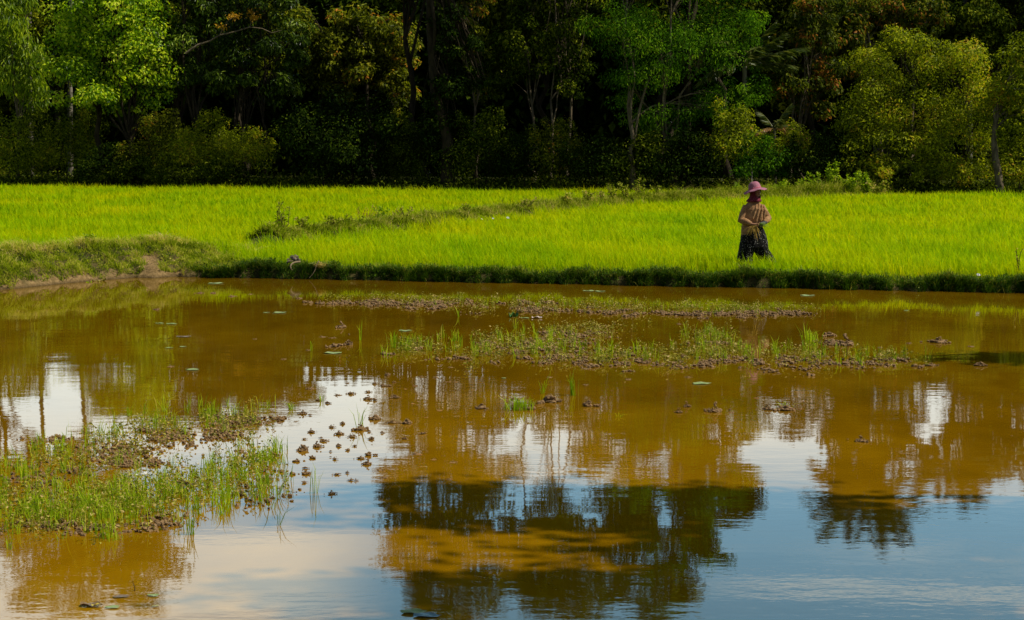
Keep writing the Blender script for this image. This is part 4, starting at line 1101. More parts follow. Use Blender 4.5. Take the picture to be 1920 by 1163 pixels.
# ------------------------------------------------------------------ mud clods, one object each
CLOD_M = [lump_mesh('mud_clod', n, sp, sz, 0.85, M_MUD) for n, sp, sz in ((26, 0.03, 0.014), (44, 0.034, 0.010), (14, 0.022, 0.018), (30, 0.036, 0.011), (50, 0.042, 0.012), (20, 0.03, 0.016), (36, 0.024, 0.012), (28, 0.045, 0.013), (18, 0.034, 0.012))]
CLOD_FLAT = [lump_mesh('mud_clod', n, sp, sz, 0.6, M_MUD) for n, sp, sz in ((22, 0.042, 0.011), (16, 0.038, 0.012))]
def clod(px, py, wpx, label, group, flat=False):
    x, y, _ = ground_pt(px, py + 2)
    me = random.choice(CLOD_FLAT if flat else CLOD_M)
    o = link('mud_clod', me, None, (x, y, 0.006 if not flat else -0.002))
    s = wpx / (FPX / y) / (0.115 if not flat else 0.145)
    o.scale = (s * rng.uniform(0.8, 1.25), s * rng.uniform(0.8, 1.25), s * rng.uniform(0.6, 1.25))
    o.rotation_euler.z = rng.uniform(0, 6.28)
    tag(o, label, 'clod', group)
Z = 4.309
C1 = [(890, 180, 62), (945, 240, 36), (905, 270, 50), (855, 268, 46), (785, 250, 36), (735, 318, 58), (730, 375, 62), (785, 385, 38), (950, 362, 84), (595, 332, 58), (335, 385, 52), (405, 408, 40),
      (205, 492, 60), (265, 505, 36), (525, 575, 62), (440, 603, 44), (500, 658, 72), (275, 642, 58), (220, 700, 38), (355, 690, 40), (375, 715, 54), (605, 680, 58), (668, 622, 100), (740, 638, 34), (845, 648, 38),
      (790, 537, 82), (930, 567, 76), (1050, 570, 86), (1175, 655, 50), (1030, 698, 46), (760, 698, 46), (495, 755, 52), (570, 788, 58), (625, 755, 46), (325, 758, 76), (207, 785, 84), (285, 850, 60),
      (155, 878, 60), (465, 862, 40), (675, 855, 54), (740, 828, 62), (725, 900, 86), (480, 985, 62), (565, 972, 34), (225, 935, 44), (232, 978, 82), (595, 1032, 44), (218, 1052, 44), (430, 800, 30), (430, 845, 24), (440, 1140, 64), (635, 1035, 30)]
for X, Y_, wz in C1:
    clod(520 + X / Z, 660 + Y_ / Z, wz / Z, 'crumbly dark brown mud clod on the pale bright water left of centre', 'mud clods scattered on the pale water left of centre')
C2 = [(490, 343, 80), (565, 245, 46), (265, 292, 80), (1095, 410, 42), (870, 345, 40), (1035, 292, 36), (1110, 268, 52), (1280, 200, 66), (1165, 195, 42), (1400, 118, 50), (1385, 235, 46), (1300, 466, 40), (1205, 522, 34), (1125, 818, 88), (1265, 862, 58), (1425, 885, 76), (1385, 1023, 66), (1440, 235, 40),
      (860, 1010, 90), (830, 950, 70), (20, 565, 60), (150, 555, 46)]
for X, Y_, wz in C2:
    clod(520 + X / Z, 660 + Y_ / Z, wz / Z, 'flat mud clod barely above the brown water around the pond centre', 'flat mud clods on the brown water around the centre', True)
C3 = [(1103, 760, 24), (1030, 752, 30), (902, 764, 20), (824, 768, 14), (1273, 772, 16), (1288, 761, 15), (1418, 745, 11), (1340, 770, 22), (1440, 766, 16), (1473, 767, 30), (1500, 765, 12), (1615, 826, 20), (1688, 744, 0), (1770, 742, 14), (1372, 772, 10),
      (1555, 884, 12), (1290, 706, 12), (1178, 710, 14), (1098, 720, 14), (1030, 706, 14), (1098, 690, 14), (1585, 645, 26), (1555, 628, 24), (1760, 640, 34), (1650, 650, 14), (1820, 648, 14), (1745, 684, 22), (1838, 684, 26), (1704, 642, 12), (1780, 612, 0), (1273, 606, 12), (970, 763, 30), (995, 766, 22),
      (640, 612, 20), (624, 632, 14), (628, 648, 26), (653, 645, 16), (605, 630, 14), (578, 655, 12), (532, 672, 14), (478, 634, 10), (320, 686, 14), (293, 579, 14), (375, 548, 14), (400, 548, 12), (435, 554, 14), (470, 550, 10), (560, 558, 14), (600, 568, 18)]
for px, py, wd in C3:
    if wd:
        big = px > 800
        clod(px, py, wd, 'dark mud lump poking out of the brown water on the right half of the pond' if big else 'tiny mud lump on the brown water in the left background of the pond',
             'mud lumps on the right half of the pond' if big else 'tiny mud lumps on the left background water', flat=(wd < 15))

# ------------------------------------------------------------------ single tufts of grass in the water
def tuft(px, py, hpx, n, label, spread=0.012, lean=0.18, dark=False, group=None):
    x, y, _ = ground_pt(px, py)
    S = Soup()
    P = np.stack([rng.normal(0, spread, n), rng.normal(0, spread, n), np.full(n, -0.03)], 1)
    h = rng.uniform(0.55, 1.1, n) * hpx / (FPX / y) + 0.03
    S.blades(P, h, rng.uniform(0.005, 0.009, n) * (1.3 if y > 17 else 1), rng.normal(0, lean, (n, 2)), rng.uniform(0, 1.6, n), rng.uniform(0, 0.4, n) if dark else rng.uniform(0.2, 0.9, n))
    o = link('grass_tuft', S.mesh('grass_tuft', M_PONDGRASS), None, (x, y, 0))
    tag(o, label, 'grass tuft', group)
tuft(975, 768, 34, 110, 'dense bright green grass tuft on a mud patch at the pond centre', 0.07, 0.25)
tuft(603, 753, 26, 6, 'slim grass tuft rising from a clod at the top of the clod cluster')
tuft(675, 800, 46, 10, 'arching grass tuft growing on the biggest clod of the cluster', 0.014, 0.35)
tuft(548, 768, 24, 16, 'small spiky grass tuft left above the clod cluster', 0.02, 0.35)
tuft(588, 925, 82, 9, 'tall lone grass tuft in pale water at the right end of the lower left patch', 0.012, 0.12)
tuft(1017, 738, 48, 7, 'lone grass shoot with bent leaves right above the dense centre tuft', 0.008, 0.4)
tuft(1072, 742, 62, 14, 'tall dark green reed tuft standing in water right of the pond centre', 0.02, 0.12, True)
tuft(1518, 648, 42, 26, 'tall bright grass tuft at the right part of the mid pond strip', 0.05, 0.2)
tuft(860, 594, 26, 6, 'small leaning grass tuft between the far strip and the mid strip', 0.01, 0.3)
tuft(676, 638, 42, 6, 'slim arching grass shoot left of the mid pond strip', 0.008, 0.3)
tuft(583, 658, 32, 4, 'thin upright grass shoot in open brown water left of the mid strip', 0.008, 0.1)
tuft(310, 772, 44, 9, 'arching grass tuft at the top of the lower left patch', 0.016, 0.4)
tuft(740, 652, 46, 16, 'green grass tuft at the left end of the mid pond strip', 0.03, 0.15)
tuft(360, 1003, 66, 10, 'dark upright grass tuft at the front edge of the lower left patch', 0.012, 0.12, True)
tuft(522, 985, 50, 5, 'dark thin grass tuft hanging over blue water right of the lower left patch', 0.01, 0.25, True)
tuft(1158, 782, 16, 5, 'short yellowish sprig on a clod right of the pond centre', 0.015, 0.3)
tuft(1470, 765, 18, 14, 'low brown sprig on the right mud clods', 0.04, 0.4)

# ------------------------------------------------------------------ floating leaves
def float_leaf(px, py, lpx, label, mat=M_PADGREEN, asp=0.62, yaw=0.0, curl=0.02, group=None):
    x, y, _ = ground_pt(px, py)
    L = 0.85 * lpx / (FPX / y)
    bm = bmesh.new()
    n = 18
    mid = bm.verts.new((0, 0, 0.006))
    ring = []
    for i in range(n):
        a = 2 * math.pi * i / n
        rr = 0.5 * L * (1 + 0.1 * math.sin(3 * a + px) + 0.07 * math.sin(7 * a + py)) * (0.55 if i == 0 else 1)
        ring.append(bm.verts.new((rr * math.cos(a), rr * asp * math.sin(a), 0.005 + curl * L * (math.sin(2 * a + px) ** 2) * 1.2)))
    inner = [bm.verts.new((v.co.x * 0.55, v.co.y * 0.55, 0.006 + 0.012 * L * math.sin(5 * i))) for i, v in enumerate(ring)]
    for i in range(n):
        j = (i + 1) % n
        bm.faces.new((mid, inner[i], inner[j]))
        bm.faces.new((inner[i], ring[i], ring[j], inner[j]))
    me = bpy.data.meshes.new('floating_leaf'); bm.to_mesh(me); bm.free()
    for p in me.polygons: p.use_smooth = True
    me.materials.append(mat)
    o = link('floating_leaf', me, None, (x, y, 0.002))
    o.rotation_euler.z = R(yaw)
    tag(o, label, 'leaf', group)
GRP = 'pale green leaves floating on the pond'
for px, py, l, lab in ((405, 532, 36, 'pale green floating leaf close to the bank below the grassy edge at left'), (500, 587, 18, 'small green floating leaf left of the broad pale pad in the left background'), (525, 587, 34, 'broad pale green floating pad in the left background water'),
                       (300, 607, 20, 'green floating leaf, left one of a pair on the left background water'), (322, 608, 26, 'green floating leaf, right one of a pair on the left background water'), (318, 653, 20, 'narrow green floating leaf above the flat one in the left water'), (343, 651, 18, 'small green floating leaf right beside the narrow one in the left water'),
                       (362, 694, 34, 'flat pale green floating leaf nearest the left grass patch'), (625, 663, 44, 'long ragged green leaf floating above the clod cluster'), (985, 597, 22, 'pale floating leaf right beside the dark green one near the far strip'),
                       (1315, 720, 42, 'ragged blue green floating leaf on brown water right of centre'), (1515, 555, 34, 'green floating leaf near the bank right of the person'), (1105, 546, 26, 'pale floating leaf near the bank left of the person, left one'), (1125, 547, 24, 'pale floating leaf near the bank left of the person, right one'),
                       (1700, 583, 14, 'small bright green leaf floating near the right bank'), (945, 710, 12, 'tiny green floating leaf above the dense centre tuft'), (760, 621, 28, 'thin green leaf floating left above the mid pond strip')):
    float_leaf(px, py, l, lab, M_PADGREEN, 0.5 + 0.25 * random.random(), rng.uniform(-20, 20), 0.03, GRP)
float_leaf(963, 595, 22, 'dark green curled leaf standing up from the water near the far strip', plain_mat('deep_green_leaf', (0.02, 0.09, 0.01), (0.06, 0.2, 0.03), 12, 0.4, 0.4), 0.7, 10, 0.4)
float_leaf(1007, 597, 26, 'pinkish white dead leaf floating near the far strip', plain_mat('bleached_leaf', (0.4, 0.3, 0.24), (0.65, 0.55, 0.48), 16, 0.5, 0.3), 0.5, -8, 0.12)
float_leaf(345, 632, 34, 'greyish sunken leaf in the left background water', M_PADBROWN, 0.5, 5, 0.02)
float_leaf(172, 1137, 56, 'dark curled dead leaf floating at the bottom left', M_PADBROWN, 0.5, -8, 0.1)
float_leaf(181, 1137.5, 22, 'small yellow leaf lying on the dark curled dead leaf at bottom left', M_PADYELLOW, 0.6, 10, 0.16)
float_leaf(212, 1140, 34, 'olive green leaf floating right of the dark curled leaf at bottom left', M_PADGREEN, 0.6, 5, 0.02)
float_leaf(228, 1120, 40, 'sunken brown leaf behind the dark curled leaf at bottom left', M_PADBROWN, 0.5, 12, 0.02)
float_leaf(288, 1118, 28, 'fresh green leaf floating by the shadow edge at bottom left', M_PADGREEN, 0.6, -10, 0.03)
float_leaf(292, 1138, 18, 'small yellow green leaf floating at bottom left beside the reflection edge', M_PADYELLOW, 0.6, 20, 0.03)
float_leaf(775, 1149, 62, 'large green leaf floating at the bottom centre edge', M_PADGREEN, 0.55, 4, 0.04)
float_leaf(800, 1156, 66, 'large bluish dark leaf at the very bottom beside the green leaf', plain_mat('bluish_leaf', (0.03, 0.07, 0.07), (0.1, 0.17, 0.17), 12, 0.3, 0.5), 0.5, -6, 0.03)
x, y, _ = ground_pt(252, 1108)
o = link('dead_twig', tubes_mesh('dead_twig', [(np.array([(0, 0, -0.02), (0.003, 0, 0.02), (-0.012, 0.004, 0.06)]), np.array([0.004, 0.003, 0.0015]))], M_BARK_DARK, 6), None, (x, y, 0))
tag(o, 'short dark twig sticking out of the water at bottom left', 'twig')
x, y, _ = ground_pt(350, 922)
S = Soup(); k = 9
S.leaves(rng.normal(0, (0.02, 0.01, 0.004), (k, 3)) + np.array((0, 0, 0.06)), unit(rng.normal(size=(k, 3)) * np.array((1, 0.6, 0.2))), rng.uniform(0.06, 0.1, k), 0.5, np.full(k, 1.0))
tag(link('withered_leaf', S.mesh('withered_leaf', M_PADBROWN), None, (x, y, 0)), 'withered curled leaf caught in the grass shoots at lower left', 'leaf')
x, y, _ = ground_pt(265, 912)
S = Soup(); k = 14
S.leaves(rng.normal(0, (0.025, 0.015, 0.008), (k, 3)) + np.array((0, 0, 0.09)), unit(rng.normal(size=(k, 3)) * np.array((1, 0.6, 0.6))), rng.uniform(0.02, 0.04, k), 0.7, np.full(k, 1.0))
tag(link('white_flower', S.mesh('white_flower', M_LITTER), None, (x, y, 0)), 'small whitish flower cluster among the grass shoots at lower left', 'flower')

# ------------------------------------------------------------------ the person
def remeshed(name, build, voxel, mat, smooth_it=4, parent=None, loc=(0, 0, 0)):
    """one continuous surface from overlapping closed pieces"""
    bm = bmesh.new(); build(bm)
    me = bpy.data.meshes.new(name + '_src'); bm.to_mesh(me); bm.free()
    o = bpy.data.objects.new(name + '_src', me); COL.objects.link(o)
    r = o.modifiers.new('r', 'REMESH'); r.mode = 'VOXEL'; r.voxel_size = voxel
    if smooth_it:
        s = o.modifiers.new('s', 'SMOOTH'); s.factor = 0.5; s.iterations = smooth_it
    dg = bpy.context.evaluated_depsgraph_get()
    res = bpy.data.meshes.new_from_object(o.evaluated_get(dg))
    res.name = name
    bpy.data.objects.remove(o)
    res.materials.clear(); res.materials.append(mat)
    for p in res.polygons: p.use_smooth = True
    return link(name, res, parent, loc)

def loft(bm, rings, sides=20, fold=None):
    """rings: (centre, rx, ry) horizontal-ish ellipses or (centre, rx, ry, axis); closed at both ends"""
    R_ = []
    for k, r in enumerate(rings):
        c = Vector(r[0]); rx, ry = r[1], r[2]
        ax = Vector(r[3]).normalized() if len(r) > 3 else Vector((0, 0, 1))
        u = Vector((1, 0, 0)) - ax * ax.x
        if u.length < 0.2: u = Vector((0, 1, 0)) - ax * ax.y
        u.normalize(); v = ax.cross(u)
        vs = []
        for i in range(sides):
            a = 2 * math.pi * i / sides
            f = 1 + (fold(a, k) if fold else 0)
            vs.append(bm.verts.new(c + u * rx * f * math.cos(a) + v * ry * f * math.sin(a)))
        R_.append(vs)
    for a, b in zip(R_[:-1], R_[1:]):
        for i in range(sides):
            j = (i + 1) % sides
            bm.faces.new((a[i], a[j], b[j], b[i]))
    bm.faces.new(list(reversed(R_[0]))); bm.faces.new(R_[-1])
def chain(bm, pts, rads, sides=12, flat=1.0):
    """tapered limb along pts"""
    P = [Vector(p) for p in pts]
    rings = []
    for i, p in enumerate(P):
        a = P[min(i + 1, len(P) - 1)] - P[max(i - 1, 0)]
        rings.append((p, rads[i], rads[i] * flat, a))
    loft(bm, rings, sides)
def ball(bm, c, r, seg=16):
    r = (r, r, r) if not hasattr(r, '__len__') else r
    ret = bmesh.ops.create_uvsphere(bm, u_segments=seg, v_segments=seg // 2 + 2, radius=1)
    for v in ret['verts']:
        v.co = Vector((v.co.x * r[0], v.co.y * r[1], v.co.z * r[2])) + Vector(c)

PX, PY = (1415 - 960) / FPX * 31.9, 31.9
GZ = float(ground_h(np.array([PX]), np.array([PY]))[0])
# local frame: X right in the picture, -Y towards the camera, Z up from the soil
def L3(X, Zw, Y=0.0):
    return (X, Y, Zw - GZ)

M_SKIN = plain_mat('skin', (0.24, 0.12, 0.065), (0.33, 0.175, 0.1), 25, 0.55, 0.3)
def cloth(name, base, dark, dot, scale, thr, dot2=None):
    m, t = new_mat(name)
    o = t.n('ShaderNodeOutputMaterial')
    tcn = t.n('ShaderNodeTexCoord')
    v = t.n('ShaderNodeTexVoronoi', {'Vector': tcn.outputs['Object'], 'Scale': scale, 'Randomness': 0.9})
    nz = t.n('ShaderNodeTexNoise', {'Vector': tcn.outputs['Object'], 'Scale': 9.0, 'Detail': 4.0})
    big = t.n('ShaderNodeTexNoise', {'Vector': tcn.outputs['Object'], 'Scale': 22.0, 'Detail': 3.0})
    c0 = t.ramp(nz.outputs[0], [(0.3, dark), (0.7, base)])
    m1 = t.ramp(v.outputs['Distance'], [(thr * 0.8, (1, 1, 1)), (thr, (0, 0, 0))])
    fm = t.math('MULTIPLY', m1, t.ramp(big.outputs[0], [(0.42, (0.15, 0.15, 0.15)), (0.6, (1, 1, 1))]))
    c = t.mix(fm, c0, (*dot, 1))
    wv = t.n('ShaderNodeTexNoise', {'Vector': tcn.outputs['Object'], 'Scale': 30.0, 'Detail': 2.0})
    bp = t.n('ShaderNodeBump', {'Height': wv.outputs[0], 'Strength': 0.5, 'Distance': 0.012})
    p = t.n('ShaderNodeBsdfPrincipled', {'Base Color': c, 'Roughness': 0.9, 'Specular IOR Level': 0.1, 'Normal': bp.outputs[0]})
    t.link(p.outputs[0], o.inputs[0])
    return m
M_SHIRT = cloth('patterned_shirt_cloth', (0.4, 0.235, 0.11), (0.22, 0.115, 0.05), (0.04, 0.02, 0.012), 46, 0.37)
M_TROUS = cloth('speckled_black_cloth', (0.010, 0.009, 0.008), (0.005, 0.005, 0.005), (0.42, 0.4, 0.36), 40, 0.27)
M_HAT = cloth('pink_hat_cloth', (0.36, 0.15, 0.2), (0.28, 0.11, 0.15), (0.46, 0.25, 0.3), 50, 0.3)
M_BRIM = cloth('hat_underside_cloth', (0.5, 0.08, 0.12), (0.42, 0.06, 0.1), (0.5, 0.1, 0.14), 50, 0.2)
M_SCARF = cloth('crimson_scarf_cloth', (0.17, 0.03, 0.045), (0.1, 0.016, 0.026), (0.28, 0.09, 0.11), 45, 0.3)
M_GLOVE = cloth('grey_glove_cloth', (0.08, 0.085, 0.085), (0.05, 0.05, 0.055), (0.16, 0.16, 0.16), 60, 0.3)
M_EYE = plain_mat('eye_dark', (0.01, 0.008, 0.006), (0.02, 0.016, 0.012), 30, 0.2, 0.6)

HEAD = Vector(L3(0.012, 1.655, -0.02))
FD = Vector((0.36, -0.93, -0.05)).normalized()      # where the face looks: to the right and towards us
FS = Vector((0, 0, 1)).cross(FD).normalized() * -1   # the person's left... sideways axis
FU = FS.cross(FD).normalized()
if FU.z < 0: FU = -FU
def hp(f, s, u):
    return HEAD + FD * f + FS * s + FU * u

RH = Vector(L3(-0.075, 1.07, -0.235))     # bare hand (left in the picture)
LH = Vector(L3(0.045, 1.072, -0.225))     # gloved hand
def hand(bm, wrist, palm_dir, curl_dir, side_dir, mirror):
    """palm, five curled fingers; used inside the continuous body"""
    pd, cd, sd = palm_dir.normalized(), curl_dir.normalized(), side_dir.normalized()
    loft(bm, [(wrist - pd * 0.01, 0.026, 0.019, pd), (wrist + pd * 0.03, 0.036, 0.018, pd), (wrist + pd * 0.075, 0.041, 0.016, pd), (wrist + pd * 0.09, 0.037, 0.013, pd)], 12)
    for i, (off, ln) in enumerate(((-0.03, 0.062), (-0.010, 0.074), (0.011, 0.07), (0.030, 0.055))):
        b = wrist + pd * 0.083 + sd * off
        k1 = b + pd * ln * 0.42 + cd * ln * 0.12
        k2 = k1 + pd * ln * 0.14 + cd * ln * 0.36
        k3 = k2 - pd * ln * 0.16 + cd * ln * 0.22
        chain(bm, [b - pd * 0.012, k1, k2, k3], [0.0095, 0.009, 0.0082, 0.0065], 8)
    b = wrist + pd * 0.028 + sd * 0.03 * mirror
    chain(bm, [b, b + sd * 0.026 * mirror + pd * 0.022 + cd * 0.012, b + sd * 0.03 * mirror + pd * 0.05 + cd * 0.03, b + sd * 0.022 * mirror + pd * 0.066 + cd * 0.04], [0.0125, 0.0115, 0.0098, 0.0075], 8)

SHO_R, SHO_L = Vector(L3(-0.19, 1.37)), Vector(L3(0.14, 1.375))
ELB_R, ELB_L = Vector(L3(-0.285, 1.14, -0.03)), Vector(L3(0.245, 1.165, -0.05))
WR_R, WR_L = Vector(L3(-0.135, 1.072, -0.2)), Vector(L3(0.11, 1.09, -0.19))
HIP = Vector(L3(-0.03, 0.98))
KN_R, KN_L = Vector(L3(-0.14, 0.56, -0.04)), Vector(L3(0.145, 0.57, -0.05))
AN_R, AN_L = Vector((-0.18, 0.02, 0.09)), Vector((0.28, -0.02, 0.09))
def build_body(bm):
    loft(bm, [(HIP + Vector((0, 0, -0.14)), 0.13, 0.09), (HIP, 0.165, 0.115), (HIP + Vector((0.0, 0, 0.16)), 0.135, 0.1), (Vector(L3(-0.03, 1.3)), 0.155, 0.105), (Vector(L3(-0.028, 1.41)), 0.15, 0.09), (Vector(L3(-0.02, 1.46)), 0.08, 0.065), (Vector(L3(-0.012, 1.5)), 0.055, 0.055), (Vector(L3(-0.003, 1.58, -0.01)), 0.052, 0.054)], 20)
    for a, e, w_ in ((SHO_R, ELB_R, WR_R), (SHO_L, ELB_L, WR_L)):
        chain(bm, [a.lerp(Vector((a.x * 0.5, a.y, a.z)), 0.4), a, a.lerp(e, 0.5), e, e.lerp(w_, 0.4), w_], [0.05, 0.052, 0.045, 0.038, 0.036, 0.025], 12)
    for k_, a in ((KN_R, AN_R), (KN_L, AN_L)):
        h = HIP + Vector((math.copysign(0.085, k_.x), 0, -0.05))
        chain(bm, [h, h.lerp(k_, 0.5), k_, k_.lerp(a, 0.35), a], [0.085, 0.074, 0.052, 0.05, 0.034], 14)
        chain(bm, [a + Vector((0, 0.04, -0.05)), a + Vector((0, -0.03, -0.055)), a + Vector((0.01, -0.13, -0.07)), a + Vector((0.01, -0.17, -0.075))], [0.03, 0.036, 0.034, 0.02], 10, 1.1)
        ball(bm, a + Vector((0, 0.01, -0.04)), (0.035, 0.04, 0.045))
    # head: skull, jaw, nose, brow, lips, ears
    ball(bm, hp(-0.012, 0, 0.03), (0.078, 0.086, 0.098), 20)
    loft(bm, [(hp(0.03, 0, -0.105), 0.026, 0.024, FU), (hp(0.026, 0, -0.075), 0.045, 0.045, FU), (hp(0.016, 0, -0.03), 0.06, 0.066, FU), (hp(0.008, 0, 0.03), 0.066, 0.074, FU)], 16)
    chain(bm, [hp(0.07, 0, 0.022), hp(0.088, 0, -0.008), hp(0.096, 0, -0.024), hp(0.078, 0, -0.034)], [0.008, 0.011, 0.014, 0.011], 8)
    chain(bm, [hp(0.068, -0.038, 0.03), hp(0.077, 0, 0.034), hp(0.068, 0.038, 0.03)], [0.008, 0.011, 0.008], 8)
    for u in (-0.056, -0.067):
        chain(bm, [hp(0.066, -0.022, u), hp(0.079, 0, u), hp(0.066, 0.022, u)], [0.004, 0.0075, 0.004], 8)
    for s_ in (-1, 1):
        ball(bm, hp(-0.005, 0.075 * s_, -0.002), (0.014, 0.014, 0.03), 10)
        ball(bm, hp(0.052, 0.034 * s_, -0.022), (0.022, 0.022, 0.02), 10)
    hand(bm, WR_R, RH - WR_R + Vector((0.02, -0.01, 0.0)), Vector((0.1, 0.25, -1)), Vector((0, -1, 0.3)), -1)
    hand(bm, WR_L, LH - WR_L + Vector((-0.03, -0.01, -0.01)), Vector((-0.1, 0.25, -1)), Vector((0, -1, 0.3)), -1)
person = remeshed('person', build_body, 0.0048, M_SKIN, 3, None, (PX, PY, GZ))
person.rotation_euler.z = R(14)
tag(person, 'person in pink hat, brown patterned shirt and black speckled trousers standing in the rice', 'person')

for s_ in (-1, 1):
    bm = bmesh.new(); ball(bm, hp(0.066, 0.03 * s_, 0.008), (0.012, 0.009, 0.007), 10)
    me = bpy.data.meshes.new('eye'); bm.to_mesh(me); bm.free(); me.materials.append(M_EYE)
    link('eye', me, person)

def fold_t(a, k):
    return 0.045 * math.sin(7 * a + k * 0.8) + 0.03 * math.sin(11 * a - k * 1.1)
def build_trousers(bm):
    loft(bm, [(Vector(L3(-0.03, 1.06)), 0.16, 0.125), (Vector(L3(-0.028, 0.99)), 0.195, 0.15), (Vector(L3(-0.018, 0.86)), 0.235, 0.175), (Vector(L3(-0.008, 0.72)), 0.26, 0.18), (Vector(L3(0.0, 0.62)), 0.265, 0.175)], 28, fold_t)
    for sg, k_, a, ww in ((-1, KN_R, AN_R, 0.145), (1, KN_L, AN_L, 0.15)):
        top = Vector(L3(-0.015 + 0.115 * sg, 0.74))
        x1 = -0.18 if sg < 0 else 0.22
        x2 = -0.19 if sg < 0 else 0.3
        loft(bm, [(top, 0.14, 0.16), (Vector(L3(-0.15 if sg < 0 else 0.13, 0.58)), ww + 0.005, 0.155), (Vector(L3(x1, 0.46)), ww, 0.14), (Vector(L3(x2, 0.34)), ww + 0.01, 0.135), (Vector(L3(x2 + 0.01 * sg, 0.25)), 0.125, 0.115)], 24, fold_t)
trousers = remeshed('trousers', build_trousers, 0.009, M_TROUS, 3, person)

def fold_s(a, k):
    return 0.03 * math.sin(6 * a + k * 1.3) + 0.02 * math.sin(10 * a - k * 0.9)
def build_shirt(bm):
    loft(bm, [(Vector(L3(-0.045, 1.01)), 0.2, 0.14), (Vector(L3(-0.04, 1.05)), 0.205, 0.15), (Vector(L3(-0.035, 1.12)), 0.195, 0.15), (Vector(L3(-0.03, 1.24)), 0.19, 0.152), (Vector(L3(-0.03, 1.34)), 0.192, 0.14), (Vector(L3(-0.03, 1.405)), 0.17, 0.115), (Vector(L3(-0.025, 1.46)), 0.12, 0.09), (Vector(L3(-0.02, 1.53)), 0.07, 0.07)], 32, fold_s)
    loft(bm, [(Vector(L3(-0.19, 0.80)), 0.05, 0.1), (Vector(L3(-0.175, 0.92)), 0.085, 0.125), (Vector(L3(-0.13, 1.02)), 0.12, 0.14)], 16)
    # loose sleeves
    for sg, a, e, w_ in ((-1, SHO_R, ELB_R, WR_R), (1, SHO_L, ELB_L, WR_L)):
        inn = Vector((a.x * 0.5, a.y, a.z + 0.012))
        chain(bm, [inn, a + Vector((0, 0, 0.0)), a.lerp(e, 0.35), a.lerp(e, 0.7), e + Vector((0.0, 0, 0.0)), e.lerp(w_, 0.35), e.lerp(w_, 0.7), w_ + (e - w_) * 0.08],
              [0.072, 0.066, 0.066, 0.067, 0.07, 0.066, 0.05, 0.04], 16)
    # drape creases running from the shoulder to the hands
    for x0, z0, x1, z1, r in ((0.05, 1.46, -0.04, 1.12, 0.03), (0.105, 1.43, 0.04, 1.13, 0.026), (0.15, 1.4, 0.12, 1.18, 0.026), (0.0, 1.46, -0.1, 1.16, 0.02)):
        p0, p1 = Vector(L3(x0, z0, -0.085)), Vector(L3(x1, z1, -0.15))
        chain(bm, [p0, p0.lerp(p1, 0.35) + Vector((0, -0.04, 0)), p0.lerp(p1, 0.7) + Vector((0, -0.018, 0)), p1], [r * 0.6, r, r, r * 0.7], 8)
shirt = remeshed('shirt', build_shirt, 0.008, M_SHIRT, 3, person)

# scarf: hood around the head and neck, open at the face
def build_scarf(bm):
    loft(bm, [(Vector(L3(-0.03, 1.475, -0.01)), 0.15, 0.125), (Vector(L3(-0.025, 1.505, -0.015)), 0.145, 0.125), (Vector(L3(-0.018, 1.54, -0.015)), 0.112, 0.112), (Vector(L3(-0.012, 1.58, -0.012)), 0.095, 0.1), (Vector(L3(0.0, 1.62, -0.01)), 0.094, 0.099), (Vector(L3(0.002, 1.7, -0.015)), 0.1, 0.108), (Vector(L3(0.002, 1.76, -0.015)), 0.085, 0.09)], 28, lambda a, k: 0.035 * math.sin(8 * a + k) + 0.02 * math.sin(13 * a - k))
    chain(bm, [hp(0.03, -0.07, -0.075), hp(0.075, -0.035, -0.093), hp(0.088, 0, -0.095), hp(0.075, 0.035, -0.093), hp(0.03, 0.07, -0.075)], [0.02, 0.022, 0.022, 0.022, 0.02], 10)
scarf_o = remeshed('scarf', build_scarf, 0.007, M_SCARF, 2, person)
# open the hood where the face shows
bm = bmesh.new(); bm.from_mesh(scarf_o.data)
kill = []
for v in bm.verts:
    q = v.co - HEAD
    f, s_, u = q.dot(FD), q.dot(FS), q.dot(FU)
    if f > 0.02 and (s_ / 0.075) ** 2 + ((u + 0.008) / 0.085) ** 2 < 1:
        kill.append(v)
bmesh.ops.delete(bm, geom=kill, context='VERTS')
bm.to_mesh(scarf_o.data); bm.free()

# hat: domed crown and a wide brim tilted up to the right
hc = Vector(L3(-0.012, 1.715, -0.015))
bm = bmesh.new()
prof = [(0.0, 0.142), (0.045, 0.138), (0.08, 0.122), (0.104, 0.092), (0.116, 0.05), (0.121, 0.012), (0.135, 0.0), (0.165, -0.01), (0.2, -0.022), (0.228, -0.04), (0.232, -0.045)]
seg = 40
rows = []
for r, z in prof:
    if r == 0:
        rows.append([bm.verts.new((0, 0, z))] * seg); continue
    row = []
    for i in range(seg):
        a = 2 * math.pi * i / seg
        wob = (0.012 * math.sin(3 * a + 0.8) + 0.006 * math.sin(7 * a)) * max(0, (r - 0.12) / 0.1)
        row.append(bm.verts.new((r * math.cos(a) * 0.97, r * math.sin(a), z + wob)))
    rows.append(row)
for a, b in zip(rows[:-1], rows[1:]):
    for i in range(seg):
        j = (i + 1) % seg
        if a[i] is a[j]:
            bm.faces.new((a[i], b[i], b[j]))
        else:
            bm.faces.new((a[i], b[i], b[j], a[j]))
bmesh.ops.recalc_face_normals(bm, faces=bm.faces)
me = bpy.data.meshes.new('hat'); bm.to_mesh(me); bm.free()
me.materials.append(M_HAT); me.materials.append(M_BRIM)
for p in me.polygons: p.use_smooth = True
hat = link('hat', me, person, hc)
hat.rotation_euler = Euler((R(-7), R(-11), 0))
so_ = hat.modifiers.new('thickness', 'SOLIDIFY'); so_.thickness = 0.006; so_.offset = -1; so_.material_offset = 1
rp, rr_ = [], []
t = np.linspace(0, 2 * math.pi, 41)
band = np.stack([0.1205 * np.cos(t) * 0.97, 0.1205 * np.sin(t), 0.014 + 0 * t], 1)
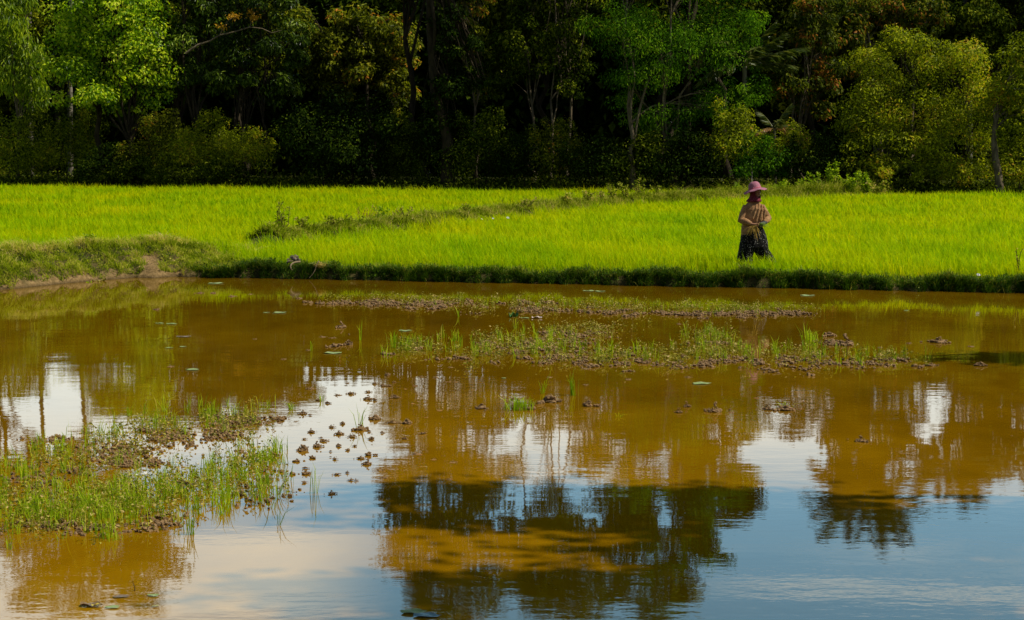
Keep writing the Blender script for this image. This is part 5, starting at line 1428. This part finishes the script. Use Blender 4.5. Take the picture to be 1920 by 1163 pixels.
hb = link('hat_band', tubes_mesh('hat_band', [(band, np.full(41, 0.006))], M_BRIM, 6), hat)

# grey knitted glove over the gloved hand and forearm
def build_glove(bm):
    d = (LH - WR_L + Vector((-0.03, -0.01, -0.01))).normalized()
    loft(bm, [(WR_L - d * 0.05, 0.043, 0.036, d), (WR_L, 0.039, 0.031, d), (WR_L + d * 0.035, 0.043, 0.026, d), (WR_L + d * 0.09, 0.044, 0.022, d)], 14)
    for off, ln in ((-0.03, 0.062), (-0.010, 0.074), (0.011, 0.07), (0.030, 0.055)):
        sd, cd = Vector((0, -1, 0.3)).normalized(), Vector((-0.1, 0.25, -1)).normalized()
        b = WR_L + d * 0.083 + sd * off
        k1 = b + d * ln * 0.42 + cd * ln * 0.12; k2 = k1 + d * ln * 0.14 + cd * ln * 0.36; k3 = k2 - d * ln * 0.16 + cd * ln * 0.22
        chain(bm, [b - d * 0.012, k1, k2, k3], [0.0125, 0.012, 0.0112, 0.0095], 8)
    sd, cd = Vector((0, -1, 0.3)).normalized(), Vector((-0.1, 0.25, -1)).normalized()
    b = WR_L + d * 0.028 - sd * 0.03
    chain(bm, [b, b - sd * 0.026 + d * 0.022 + cd * 0.012, b - sd * 0.03 + d * 0.05 + cd * 0.03, b - sd * 0.022 + d * 0.066 + cd * 0.04], [0.0155, 0.0145, 0.0128, 0.0105], 8)
remeshed('glove', build_glove, 0.005, M_GLOVE, 2, person)

# bundle of seedlings held in both hands
hold = Vector((PX, PY, GZ)) + RH.lerp(LH, 0.35) + Vector((0, -0.02, -0.03))
def strands(n, c, spread, ends, r0, seed):
    rg = np.random.default_rng(seed); paths = []
    for i in range(n):
        b = np.array(c) + rg.normal(0, spread, 3)
        e = np.array(ends[i % len(ends)]) + rg.normal(0, (0.03, 0.02, 0.025), 3)
        t = np.linspace(0, 1, 7)[:, None]
        mid = b * 0.4 + e * 0.6 + np.array((0, -0.02, 0.06 if abs(e[0] - b[0]) > 0.05 else 0.0))
        pts = (1 - t) ** 2 * b + 2 * t * (1 - t) * mid + t ** 2 * e
        paths.append((pts, np.linspace(r0, r0 * 0.35, 7)))
    return paths
root = empty('rice_seedling_bundle', tuple(hold))
tag(root, 'bunch of straw yellow rice seedlings hanging from the person hands', 'seedlings')
M_STRAW = plain_mat('straw_seedling', (0.6, 0.4, 0.08), (0.8, 0.62, 0.18), 30, 0.6, 0.2, trans=0.5)
M_STEMG = plain_mat('green_seedling', (0.16, 0.3, 0.03), (0.3, 0.45, 0.06), 30, 0.6, 0.2, trans=0.3)
link('root_strand', tubes_mesh('root_strand', strands(30, (0, 0, 0), 0.012, [(-0.13, -0.03, -0.16), (-0.1, -0.03, -0.13), (-0.15, -0.02, -0.12), (-0.05, -0.03, -0.12), (0.05, -0.02, -0.22), (0.02, -0.03, -0.24), (0.06, -0.02, -0.18)], 0.0055, 3), M_STRAW, 5), root)
link('green_leaf', tubes_mesh('green_leaf', strands(16, (0.09, 0, 0.02), 0.012, [(0.2, -0.01, 0.03), (0.23, 0.0, 0.0), (0.17, -0.02, 0.0), (0.22, 0.02, -0.03)], 0.005, 5), M_STEMG, 5), root)
